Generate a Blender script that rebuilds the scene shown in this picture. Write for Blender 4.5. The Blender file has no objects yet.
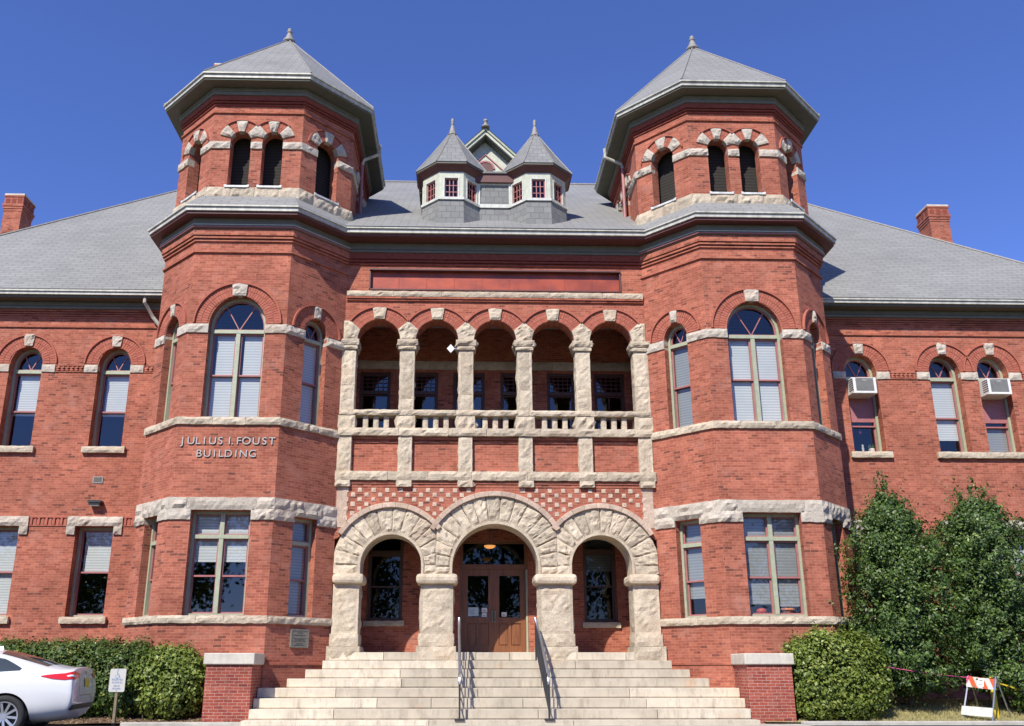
import bpy, bmesh, math, random
import numpy as np
from math import sin, cos, tan, pi, radians, sqrt, atan2
from mathutils import Vector, Matrix, Euler, noise
from mathutils.geometry import tessellate_polygon

random.seed(7)
S = 1.2                      # plan units to metres
scn = bpy.context.scene
col = scn.collection

# ------------------------------------------------------------------ camera, world, sun, exposure
cam_d = bpy.data.cameras.new('camera')
cam = bpy.data.objects.new('camera', cam_d)
col.objects.link(cam)
cam_d.sensor_fit = 'HORIZONTAL'
cam_d.sensor_width = 36.0
cam_d.lens = 36.0 * 890.948 / 1024
cam_d.shift_x = 27.844 / 1024
cam_d.shift_y = 39.877 / 1024
cam_d.clip_start = 0.1
cam_d.clip_end = 3000
YAW, PITCH = .027, .292
fwd = Vector((sin(YAW) * cos(PITCH), cos(YAW) * cos(PITCH), sin(PITCH)))
rt = Vector((cos(YAW), -sin(YAW), 0))
up = rt.cross(fwd)
cam.matrix_world = Matrix(((rt.x, up.x, -fwd.x, -.795 * S), (rt.y, up.y, -fwd.y, -19.497 * S), (rt.z, up.z, -fwd.z, .95 * S), (0, 0, 0, 1)))
scn.camera = cam

SUN_AZ, SUN_EL = radians(28), radians(44.5)     # the sun stands front-left of the facade
sdir = Vector((-sin(SUN_AZ) * cos(SUN_EL), -cos(SUN_AZ) * cos(SUN_EL), sin(SUN_EL)))
sun_d = bpy.data.lights.new('sun', 'SUN')
sun = bpy.data.objects.new('sun', sun_d)
col.objects.link(sun)
sun_d.energy = 5.0
sun_d.angle = radians(.5)
sun_d.color = (1.0, .94, .83)
sun.rotation_euler = (-sdir).to_track_quat('-Z', 'Y').to_euler()
sun.location = sdir * 60

world = bpy.data.worlds.new("World")
scn.world = world
world.use_nodes = True
wn = world.node_tree
bg = next(n for n in wn.nodes if n.type == 'BACKGROUND')
sky = wn.nodes.new('ShaderNodeTexSky')
sky.sky_type = 'NISHITA'
sky.sun_disc = False
sky.sun_elevation = SUN_EL
sky.sun_rotation = atan2(sdir.x, sdir.y)
sky.altitude = 300
sky.air_density = 1.0
sky.dust_density = .0
sky.ozone_density = 6.0
tint = wn.nodes.new('ShaderNodeMix'); tint.data_type = 'RGBA'; tint.blend_type = 'MULTIPLY'; tint.inputs[0].default_value = 1.0
tint.inputs[7].default_value = (.95, .985, 1.50, 1)      # deep polarised blue of a dry autumn sky
wn.links.new(sky.outputs[0], tint.inputs[6])
wn.links.new(tint.outputs[2], bg.inputs[0])
bg.inputs[1].default_value = .106

scn.view_settings.view_transform = 'Standard'
scn.view_settings.look = 'None'
scn.view_settings.exposure = 0.30
scn.view_settings.gamma = 1.0
scn.view_settings.use_curve_mapping = False
scn.cycles.max_bounces = 8
scn.cycles.transparent_max_bounces = 12
scn.cycles.caustics_reflective = False
scn.cycles.caustics_refractive = False

# ------------------------------------------------------------------ materials
class NT:
    def __init__(s, name):
        s.m = bpy.data.materials.new(name); s.m.use_nodes = True
        s.t = s.m.node_tree
        s.out = next(n for n in s.t.nodes if n.type == 'OUTPUT_MATERIAL')
        s.b = next(n for n in s.t.nodes if n.type == 'BSDF_PRINCIPLED')
    def n(s, typ, **kw):
        nd = s.t.nodes.new(typ)
        for k, v in kw.items():
            if k.startswith('i_'): nd.inputs[k[2:].replace('_', ' ')].default_value = v
            else: setattr(nd, k, v)
        return nd
    def l(s, a, b): s.t.links.new(a, b)
    def math(s, op, a, b=None, c=None):
        nd = s.n('ShaderNodeMath', operation=op)
        for i, x in enumerate((a, b, c)):
            if x is None: continue
            if isinstance(x, (int, float)): nd.inputs[i].default_value = x
            else: s.l(x, nd.inputs[i])
        return nd.outputs[0]
    def mix(s, f, a, b, mode='MIX'):
        nd = s.n('ShaderNodeMix', data_type='RGBA', blend_type=mode)
        for sock, x in ((nd.inputs[0], f), (nd.inputs[6], a), (nd.inputs[7], b)):
            if isinstance(x, (int, float)): sock.default_value = x
            elif isinstance(x, tuple): sock.default_value = (*x, 1) if len(x) == 3 else x
            else: s.l(x, sock)
        return nd.outputs[2]
    def noise(s, scale, detail=4, vec=None, rough=.55):
        nd = s.n('ShaderNodeTexNoise'); nd.inputs['Scale'].default_value = scale
        nd.inputs['Detail'].default_value = detail; nd.inputs['Roughness'].default_value = rough
        if vec is None: vec = s.pos()
        s.l(vec, nd.inputs['Vector'])
        return nd.outputs[0]
    def pos(s):
        if not hasattr(s, '_g'): s._g = s.n('ShaderNodeNewGeometry')
        return s._g.outputs['Position']
    def ramp(s, x, lo, hi, a=0., b=1.):
        nd = s.n('ShaderNodeMapRange'); s.l(x, nd.inputs[0])
        for i, v in enumerate((lo, hi, a, b)): nd.inputs[i + 1].default_value = v
        return nd.outputs[0]
    def island(s):
        s.pos(); return s._g.outputs['Random Per Island']
    def wall_uv(s):
        s.pos(); g = s._g
        nrm = g.outputs['True Normal']
        c = s.n('ShaderNodeVectorMath', operation='CROSS_PRODUCT'); c.inputs[0].default_value = (0, 0, 1); s.l(nrm, c.inputs[1])
        t = s.n('ShaderNodeVectorMath', operation='NORMALIZE'); s.l(c.outputs[0], t.inputs[0])
        b = s.n('ShaderNodeVectorMath', operation='CROSS_PRODUCT'); s.l(nrm, b.inputs[0]); s.l(t.outputs[0], b.inputs[1])
        u = s.n('ShaderNodeVectorMath', operation='DOT_PRODUCT'); s.l(g.outputs['Position'], u.inputs[0]); s.l(t.outputs[0], u.inputs[1])
        v = s.n('ShaderNodeVectorMath', operation='DOT_PRODUCT'); s.l(g.outputs['Position'], v.inputs[0]); s.l(b.outputs[0], v.inputs[1])
        x = s.n('ShaderNodeCombineXYZ'); s.l(u.outputs['Value'], x.inputs[0]); s.l(v.outputs['Value'], x.inputs[1])
        return x.outputs[0]
    def bump(s, h, strength=.5, dist=.01):
        nd = s.n('ShaderNodeBump'); nd.inputs['Strength'].default_value = strength; nd.inputs['Distance'].default_value = dist
        s.l(h, nd.inputs['Height']); s.l(nd.outputs[0], s.b.inputs['Normal'])
    def base(s, c, rough=.8, metal=0.0, spec=.5):
        if isinstance(c, tuple): s.b.inputs['Base Color'].default_value = (*c, 1)
        else: s.l(c, s.b.inputs['Base Color'])
        s.b.inputs['Roughness'].default_value = rough
        s.b.inputs['Metallic'].default_value = metal
        s.b.inputs['Specular IOR Level'].default_value = spec
        return s.m

M = {}
def m_brick(name, c1, c2, dark, mortar, bw=.205, bh=.0672):
    s = NT(name); uv0 = s.wall_uv()
    wob = s.n('ShaderNodeTexNoise'); wob.inputs['Scale'].default_value = 5.5; wob.inputs['Detail'].default_value = 3; s.l(s.pos(), wob.inputs['Vector'])
    wv = s.n('ShaderNodeVectorMath', operation='MULTIPLY_ADD'); s.l(wob.outputs['Color'], wv.inputs[0]); wv.inputs[1].default_value = (.060, .022, 0); s.l(uv0, wv.inputs[2])
    uv = wv.outputs[0]
    br = s.n('ShaderNodeTexBrick'); s.l(uv, br.inputs['Vector'])
    br.inputs['Color1'].default_value = (*c1, 1); br.inputs['Color2'].default_value = (*c2, 1); br.inputs['Mortar'].default_value = (*mortar, 1)
    br.inputs['Scale'].default_value = 1; br.inputs['Mortar Size'].default_value = .0055; br.inputs['Mortar Smooth'].default_value = .3
    br.inputs['Brick Width'].default_value = bw; br.inputs['Row Height'].default_value = bh
    # a second brick texture picks out single darker, burnt bricks
    b2 = s.n('ShaderNodeTexBrick'); s.l(uv, b2.inputs['Vector'])
    b2.inputs['Color1'].default_value = (0, 0, 0, 1); b2.inputs['Color2'].default_value = (1, 1, 1, 1); b2.inputs['Mortar'].default_value = (.5, .5, .5, 1)
    b2.inputs['Scale'].default_value = 1; b2.inputs['Mortar Size'].default_value = .0055
    b2.inputs['Brick Width'].default_value = bw; b2.inputs['Row Height'].default_value = bh
    patch = s.noise(.9, 3)
    thr = s.ramp(patch, .46, .78, 1.0, .74)
    isdark = s.math('GREATER_THAN', b2.outputs['Color'], thr)
    c = s.mix(s.math('MULTIPLY', isdark, .62), br.outputs['Color'], dark)
    big = s.math('MULTIPLY', s.ramp(s.noise(.55, 6, rough=.65), .3, .7, .76, 1.18), s.ramp(s.noise(2.6, 4), .3, .7, .88, 1.10))
    fine = s.ramp(s.noise(16, 3), .3, .7, .86, 1.12)
    k = s.math('MULTIPLY', big, fine)
    kc = s.n('ShaderNodeCombineXYZ')
    for i in range(3): s.l(k, kc.inputs[i])
    c = s.mix(1.0, c, kc.outputs[0], 'MULTIPLY')
    sm = s.n('ShaderNodeMapping'); sm.inputs['Scale'].default_value = (1, 1, .13); s.l(s.pos(), sm.inputs[0])
    c = s.mix(s.ramp(s.noise(3.2, 5, sm.outputs[0], .65), .58, .80, 0, .38), c, (.17, .075, .055))
    pale = s.ramp(s.noise(1.7, 6, rough=.7), .54, .75, 0, .36)
    c = s.mix(pale, c, (.47, .27, .215))
    s.base(c, .9, spec=.25)
    h = s.math('ADD', s.math('MULTIPLY', br.outputs['Fac'], -1.0), s.math('MULTIPLY', s.noise(60, 2), .5))
    s.bump(h, .45, .006)
    return s.m
M['brick'] = m_brick('red_brick', (.44, .146, .090), (.285, .080, .048), (.12, .048, .036), (.43, .20, .140))
M['pier_brick'] = m_brick('newer_red_brick', (.36, .085, .055), (.26, .055, .04), (.13, .035, .028), (.46, .31, .25))

def m_plainbrick():
    s = NT('arch_brick')
    r = s.ramp(s.island(), 0, 1, 0, 1)
    c = s.mix(r, (.43, .133, .085), (.34, .095, .062))
    c = s.mix(s.ramp(s.noise(9, 4), .3, .7, 0, .3), c, (.44, .20, .15))
    s.base(c, .9, spec=.25); s.bump(s.noise(50, 3), .4, .006); return s.m
M['archbrick'] = m_plainbrick()
def m_flat(name, c, rough=.6, var=.12, sc=6, bump=0., metal=0., spec=.5, streak=0):
    s = NT(name)
    k = s.ramp(s.noise(sc, 5), .3, .7, 1 - var, 1 + var)
    if streak:
        st = s.n('ShaderNodeMapping'); st.inputs['Scale'].default_value = (1, 1, .12); s.l(s.pos(), st.inputs[0])
        k = s.math('MULTIPLY', k, s.ramp(s.noise(sc * 2.2, 4, st.outputs[0]), .35, .75, 1 + .3 * streak, 1 - streak))
    cc = s.n('ShaderNodeCombineXYZ')
    for i in range(3): s.l(s.math('MULTIPLY', k, c[i]), cc.inputs[i])
    s.base(cc.outputs[0], rough, metal, spec)
    if bump: s.bump(s.noise(sc * 5, 4), bump, .01)
    return s.m
def m_stone(name, ca, cb, stain, bump=.9, nsc=14, isl=.22):
    s = NT(name)
    n1 = s.noise(2.3, 6, rough=.65)
    c = s.mix(s.ramp(n1, .3, .7), ca, cb)
    k = s.math('MULTIPLY', s.ramp(s.island(), 0, 1, 1 - isl, 1 + isl * .6), s.ramp(s.noise(18, 5), .25, .75, .8, 1.15))
    kc = s.n('ShaderNodeCombineXYZ')
    for i in range(3): s.l(k, kc.inputs[i])
    c = s.mix(1.0, c, kc.outputs[0], 'MULTIPLY')
    c = s.mix(s.ramp(s.noise(3.1, 7, rough=.78), .47, .72, 0, .66), c, stain)
    c = s.mix(s.ramp(s.noise(26, 5, rough=.8), .58, .78, 0, .45), c, stain)
    c = s.mix(s.ramp(s.noise(.8, 3), .52, .72, 0, .35), c, (.52, .36, .25))
    s.base(c, .92, spec=.2)
    s.bump(s.math('ADD', s.noise(nsc, 6, rough=.7), s.math('MULTIPLY', s.noise(nsc * 5, 3), .35)), bump, .03)
    return s.m
M['stone'] = m_stone('rockfaced_sandstone', (.66, .565, .43), (.51, .43, .32), (.27, .215, .155), bump=.8, nsc=11)
M['whitestone'] = m_stone('pale_sandstone', (.62, .555, .465), (.50, .445, .365), (.30, .25, .20), bump=.8, nsc=12)
M['pinkstone'] = m_stone('pinkish_sandstone', (.64, .50, .39), (.55, .42, .32), (.28, .19, .15), bump=.4)
M['capstone'] = m_flat('smooth_capstone', (.57, .53, .45), .85, .12, 5, .25, spec=.3, streak=.12)
def m_step():
    s = NT('step_stone')
    c = s.mix(s.ramp(s.noise(1.6, 6), .3, .7), (.67, .595, .47), (.53, .465, .36))
    k = s.ramp(s.island(), 0, 1, .80, 1.10)
    kc = s.n('ShaderNodeCombineXYZ')
    for i in range(3): s.l(k, kc.inputs[i])
    c = s.mix(1.0, c, kc.outputs[0], 'MULTIPLY')
    st = s.n('ShaderNodeMapping'); st.inputs['Scale'].default_value = (1, 1, .25); s.l(s.pos(), st.inputs[0])
    c = s.mix(s.ramp(s.noise(5, 6, st.outputs[0], .75), .49, .70, 0, .66), c, (.25, .205, .155))
    c = s.mix(s.ramp(s.noise(2.2, 6, rough=.7), .5, .75, 0, .5), c, (.36, .32, .26))
    rust = s.n('ShaderNodeMapping'); rust.inputs['Location'].default_value = (3, 1, 0); s.l(s.pos(), rust.inputs[0])
    c = s.mix(s.ramp(s.noise(1.1, 4, rust.outputs[0]), .62, .76, 0, .55), c, (.48, .27, .13))
    s.base(c, .9, spec=.25); s.bump(s.noise(30, 5), .35, .01); return s.m
M['step'] = m_step()
def m_slate(name, ca, cb, w, h, mort=.012):
    s = NT(name); uv = s.wall_uv()
    br = s.n('ShaderNodeTexBrick'); s.l(uv, br.inputs['Vector'])
    br.inputs['Color1'].default_value = (*ca, 1); br.inputs['Color2'].default_value = (*cb, 1)
    br.inputs['Mortar'].default_value = (ca[0] * .66, ca[1] * .66, ca[2] * .66, 1)
    br.inputs['Scale'].default_value = 1; br.inputs['Mortar Size'].default_value = mort; br.inputs['Mortar Smooth'].default_value = .6
    br.inputs['Brick Width'].default_value = w; br.inputs['Row Height'].default_value = h
    k = s.math('MULTIPLY', s.ramp(s.noise(.5, 6, rough=.65), .3, .7, .86, 1.1), s.ramp(s.noise(14, 3), .3, .7, .93, 1.06))
    kc = s.n('ShaderNodeCombineXYZ')
    for i in range(3): s.l(k, kc.inputs[i])
    c = s.mix(1.0, br.outputs['Color'], kc.outputs[0], 'MULTIPLY')
    s.base(c, .75, spec=.3)
    s.bump(s.math('MULTIPLY', br.outputs['Fac'], -1.0), .5, .012); return s.m
M['slate'] = m_slate('grey_shingles', (.262, .262, .250), (.228, .229, .222), .50, .16, .022)
M['slate_big'] = m_slate('grey_slate_tiles', (.235, .238, .23), (.195, .198, .195), .26, .20, .012)
M['trim'] = m_flat('cream_gutter_paint', (.49, .485, .425), .5, .14, 4, streak=.3)
M['soffit'] = m_flat('olive_soffit_paint', (.105, .107, .082), .65, .1, 5)
M['frieze'] = m_flat('slate_green_frieze_paint', (.155, .152, .118), .6, .12, 5)
M['sage'] = m_flat('sage_green_paint', (.36, .385, .27), .5, .1, 8, streak=.1)
M['paleg'] = m_flat('pale_sage_paint', (.50, .52, .415), .5, .1, 8, streak=.1)
M['rose'] = m_flat('dusty_rose_paint', (.36, .135, .13), .5, .1, 8)
M['maroon'] = m_flat('maroon_paint', (.115, .042, .038), .55, .12, 8)
M['white'] = m_flat('white_paint', (.74, .74, .70), .5, .08, 6)
M['dullwhite'] = m_flat('weathered_white_trim', (.56, .57, .52), .55, .14, 8, streak=.15)
M['darkbrick'] = m_flat('dark_course_brick', (.24, .062, .042), .9, .2, 9, .3, spec=.2)  # darker red brick for corbel courses, saw-tooth backing and chimney panels
M['copper'] = None
def m_copper():
    s = NT('rusty_red_metal_sheet')
    st = s.n('ShaderNodeMapping'); st.inputs['Scale'].default_value = (1, 1, 1.4); s.l(s.pos(), st.inputs[0])
    c = s.mix(s.ramp(s.noise(1.3, 5, st.outputs[0]), .35, .65), (.22, .045, .030), (.43, .085, .04))
    c = s.mix(s.ramp(s.noise(4, 5, st.outputs[0]), .58, .75, 0, .6), c, (.15, .05, .055))
    s.base(c, .42, .25); return s.m
M['copper'] = m_copper()
def m_glass(name, tint, ior=1.9, refl=1.0):
    s = NT(name)
    g = s.n('ShaderNodeNewGeometry'); dp = s.n('ShaderNodeVectorMath', operation='DOT_PRODUCT')
    s.l(g.outputs['Normal'], dp.inputs[0]); s.l(g.outputs['Incoming'], dp.inputs[1])
    k = s.math('POWER', s.math('SUBTRACT', 1.0, s.math('ABSOLUTE', dp.outputs['Value'])), 5.0)
    f0 = ((ior - 1) / (ior + 1)) ** 2
    fres = s.math('ADD', f0, s.math('MULTIPLY', k, 1 - f0))
    gl = s.n('ShaderNodeBsdfGlossy'); gl.inputs['Roughness'].default_value = .015; gl.inputs['Color'].default_value = (refl, refl, refl, 1)
    tr = s.n('ShaderNodeBsdfTransparent'); tr.inputs['Color'].default_value = (*tint, 1)
    bp = s.n('ShaderNodeBump'); bp.inputs['Strength'].default_value = .05; bp.inputs['Distance'].default_value = .01
    s.l(s.noise(.9, 0), bp.inputs['Height']); s.l(bp.outputs[0], gl.inputs['Normal'])
    mx = s.n('ShaderNodeMixShader'); s.l(fres, mx.inputs[0]); s.l(tr.outputs[0], mx.inputs[1]); s.l(gl.outputs[0], mx.inputs[2])
    s.l(mx.outputs[0], s.out.inputs['Surface']); s.t.nodes.remove(s.b); return s.m
M['glass'] = m_glass('window_glass', (.80, .84, .86), 1.75)
M['darkglass'] = m_glass('dark_glass', (.35, .38, .40), 1.5)
def m_blind(name, lum):
    s = NT(name)
    w = s.n('ShaderNodeTexWave', wave_type='BANDS', bands_direction='Z'); s.l(s.pos(), w.inputs['Vector']); w.inputs['Scale'].default_value = 4.2; w.inputs['Distortion'].default_value = .4
    c = s.mix(s.ramp(w.outputs['Fac'], 0, 1, 0, 1), tuple(v * lum for v in (.86, .84, .77)), tuple(v * lum for v in (.58, .57, .53)))
    k = s.mix(s.ramp(s.noise(.9, 3), .35, .7, 0, .5), c, tuple(v * lum for v in (.55, .55, .53)))
    s.base(k, .7); return s.m
M['blind'] = m_blind('white_slat_blind', 1.0)
M['greyblind'] = m_blind('grey_slat_blind', .48)
M['interior'] = m_flat('dark_interior', (.05, .045, .04), .9, .2, 2)
M['louver'] = None
def m_louver():
    s = NT('dark_mesh_screen')
    w = s.n('ShaderNodeTexWave', wave_type='BANDS', bands_direction='Z'); s.l(s.pos(), w.inputs['Vector']); w.inputs['Scale'].default_value = 3.2; w.inputs['Distortion'].default_value = .6
    c = s.mix(w.outputs['Fac'], (.030, .028, .026), (.048, .044, .040)); s.base(c, .85, spec=.1); return s.m
M['louver'] = m_louver()
M['lead'] = m_flat('grey_lead', (.26, .245, .22), .55, .2, 10)
M['flash'] = m_flat('pale_metal_flashing', (.62, .63, .61), .45, .2, 5, streak=.3)
def m_wood():
    s = NT('varnished_oak')
    st = s.n('ShaderNodeMapping'); st.inputs['Scale'].default_value = (1, 1, .08); s.l(s.pos(), st.inputs[0])
    c = s.mix(s.ramp(s.noise(22, 5, st.outputs[0]), .3, .7), (.28, .108, .042), (.165, .062, .026))
    s.base(c, .38); s.bump(s.noise(40, 3, st.outputs[0]), .15, .004); return s.m
M['wood'] = m_wood()
M['darkwood'] = m_flat('dark_brown_paint', (.085, .042, .028), .5, .2, 8)
M['iron'] = m_flat('black_iron', (.028, .028, .03), .45, .2, 12, spec=.6)
M['steel'] = m_flat('galvanised_rail', (.42, .43, .45), .38, .12, 12, metal=.85)
M['letter'] = m_flat('brushed_aluminium_letters', (.40, .385, .35), .45, .08, 20, metal=.3)
M['bronze'] = m_flat('weathered_bronze', (.25, .235, .19), .5, .15, 14, metal=.35)
M['bronzedark'] = m_flat('bronze_raised_text', (.10, .095, .08), .55, .15, 14, metal=.3)
M['acplastic'] = m_flat('white_plastic', (.72, .72, .69), .5, .06, 6)
M['acgrille'] = m_flat('grey_grille', (.33, .33, .32), .6, .1, 6)
M['acdark'] = m_flat('dark_slot', (.05, .05, .05), .7, .1, 6)
M['asphalt'] = m_flat('asphalt', (.058, .057, .056), .92, .25, 3, .6, spec=.2)
M['concrete'] = m_flat('pale_concrete', (.45, .42, .37), .9, .18, 3, .4, spec=.2)
M['yellow'] = m_flat('yellow_paint', (.70, .52, .04), .5, .12, 8)
M['orange'] = m_flat('orange_reflective', (.56, .085, .022), .5, .06, 8)
M['paper'] = m_flat('white_paper', (.80, .80, .78), .7, .03, 8)
M['bluepaper'] = m_flat('pale_blue_paper', (.55, .68, .72), .7, .05, 8)
M['ink'] = m_flat('dark_ink', (.05, .055, .08), .7, .05, 8)
M['bluegrey'] = m_flat('faded_blue_paint', (.24, .31, .52), .6, .1, 20)
M['signwhite'] = m_flat('off_white_sign_sheet', (.52, .51, .47), .5, .06, 9)
M['pink'] = m_flat('pink_tape', (.78, .12, .30), .5, .1, 20)
M['terracotta'] = m_flat('terracotta', (.50, .20, .11), .8, .12, 12)
M['pumpkin'] = m_flat('red_orange_skin', (.55, .07, .03), .5, .12, 12)
M['tan'] = m_flat('wood_post', (.20, .155, .10), .8, .2, 12)
def m_leaf(name, ca, cb, cc, rough=.35, spec=.5, trans=.15):
    s = NT(name)
    a = s.n('ShaderNodeAttribute', attribute_name='rnd')
    c = s.mix(s.ramp(a.outputs['Fac'], 0, .75), ca, cb)
    c = s.mix(s.ramp(a.outputs['Fac'], .86, 1.0), c, cc)
    s.base(c, rough, spec=spec)
    tl = s.n('ShaderNodeBsdfTranslucent'); s.l(c, tl.inputs[0])
    mx = s.n('ShaderNodeMixShader'); mx.inputs[0].default_value = trans
    s.l(s.b.outputs[0], mx.inputs[1]); s.l(tl.outputs[0], mx.inputs[2]); s.l(mx.outputs[0], s.out.inputs['Surface'])
    return s.m
M['holly'] = m_leaf('holly_leaves', (.036, .072, .017), (.092, .160, .032), (.22, .30, .06), .45, .45, .2)
M['hedge'] = m_leaf('hedge_leaves', (.032, .066, .014), (.090, .150, .028), (.27, .28, .06), .5, .35, .2)
M['shrub'] = m_leaf('bright_shrub_leaves', (.095, .145, .024), (.21, .27, .045), (.36, .38, .10), .45, .4, .25)
M['redtip'] = m_leaf('yellow_green_tips', (.16, .20, .04), (.27, .27, .07), (.32, .17, .07), .4, .4, .25)
M['grass'] = m_leaf('dry_grass_blades', (.34, .30, .13), (.50, .44, .22), (.14, .19, .05), .7, .2, .2)
M['bark'] = m_flat('grey_brown_bark', (.095, .075, .055), .95, .25, 14, .8, spec=.1)
def m_soil(name, ca, cb):
    s = NT(name); c = s.mix(s.ramp(s.noise(7, 7, rough=.75), .35, .65), ca, cb)
    s.base(c, .95, spec=.1); s.bump(s.noise(30, 5), .9, .03); return s.m
M['mulch'] = m_soil('mulch_and_leaf_litter', (.22, .155, .105), (.10, .068, .045))
M['lawn'] = m_soil('dry_lawn', (.40, .34, .185), (.27, .25, .11))
M['litter'] = m_leaf('dead_leaves', (.26, .15, .075), (.36, .25, .14), (.16, .09, .05), .8, .2, .1)
M['carpaint'] = None
def m_car():
    s = NT('white_car_paint'); s.base((.72, .73, .74), .28); s.b.inputs['Coat Weight'].default_value = .8; s.b.inputs['Coat Roughness'].default_value = .05; return s.m
M['carpaint'] = m_car()
M['rubber'] = m_flat('tyre_rubber', (.022, .022, .023), .8, .15, 10)
M['alloy'] = m_flat('bright_alloy', (.62, .63, .66), .28, .05, 10, metal=.8)
M['blackplastic'] = m_flat('black_plastic', (.025, .024, .025), .5, .1, 10)
M['carglass'] = m_glass('car_glass', (.28, .31, .31), 1.8)
def m_lens(name, c):
    s = NT(name); s.base(c, .12); s.b.inputs['Coat Weight'].default_value = 1.0; return s.m
M['redlens'] = m_lens('red_lamp_lens', (.62, .018, .016))
M['clearlens'] = m_lens('clear_lamp_lens', (.72, .74, .78))
M['plate'] = m_flat('yellow_licence_plate', (.62, .52, .03), .5, .12, 20)
def m_lamp():
    s = NT('lit_amber_glass'); s.base((.8, .4, .12), .4)
    s.b.inputs['Emission Color'].default_value = (1, .42, .10, 1); s.b.inputs['Emission Strength'].default_value = .55; return s.m
M['amber'] = m_lamp()
M['loggiafloor'] = m_flat('dark_loggia_floor', (.11, .10, .09), .9, .2, 4)
M['ceilwhite'] = m_flat('pale_blue_ceiling_paint', (.40, .45, .50), .7, .08, 3)

# ------------------------------------------------------------------ mesh helpers
def facet(a, z, seed, c=.16):
    """broken, chisel-flat facets: tilted planes of a jittered cell pattern"""
    i0, j0 = math.floor(a / c), math.floor(z / c); best = None
    for i in (i0 - 1, i0, i0 + 1):
        for j in (j0 - 1, j0, j0 + 1):
            q = (i * 73856093 ^ j * 19349663 ^ int(seed * 977) * 83492791) & 0xffffffff
            q = ((q ^ (q >> 15)) * 0x2c1b3c6d) & 0xffffffff; q = ((q ^ (q >> 12)) * 0x297a2d39) & 0xffffffff; q ^= q >> 15
            h = (q & 0xffff) / 65535; g = (q >> 16) / 65535
            x, y = (i + h) * c, (j + g) * c; dd = (a - x) ** 2 + (z - y) ** 2
            if best is None or dd < best[0]: best = (dd, x, y, h, g)
    _, x, y, h, g = best
    return (h - .5) * 1.3 + (a - x) / c * (g - .5) * 2.2 + (z - y) / c * (h - .5) * 2.2
class Fr:
    """a wall frame: a along the wall, z up, d outward"""
    def __init__(s, ox, oy, ux, uy):
        l = sqrt(ux * ux + uy * uy); s.o = (ox, oy); s.u = (ux / l, uy / l); s.n = (s.u[1], -s.u[0])
    def p(s, a, z, d): return (s.o[0] + s.u[0] * a + s.n[0] * d, s.o[1] + s.u[1] * a + s.n[1] * d, z)
class FrWing:
    """the wing fronts stand back from the towers; a, z as read on the old tracing plane"""
    u, n = (1, 0), (0, -1)
    def p(s, a, z, d): return (-.795 + (a + .795) * WK, WY - d * WK, .95 + (z - .95) * WK)
WY = 1.75; WK = (WY + 19.497) / (19.497 - .124)
W0 = Fr(0, 0, 1, 0)              # the centre plane, facing the viewer

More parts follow.
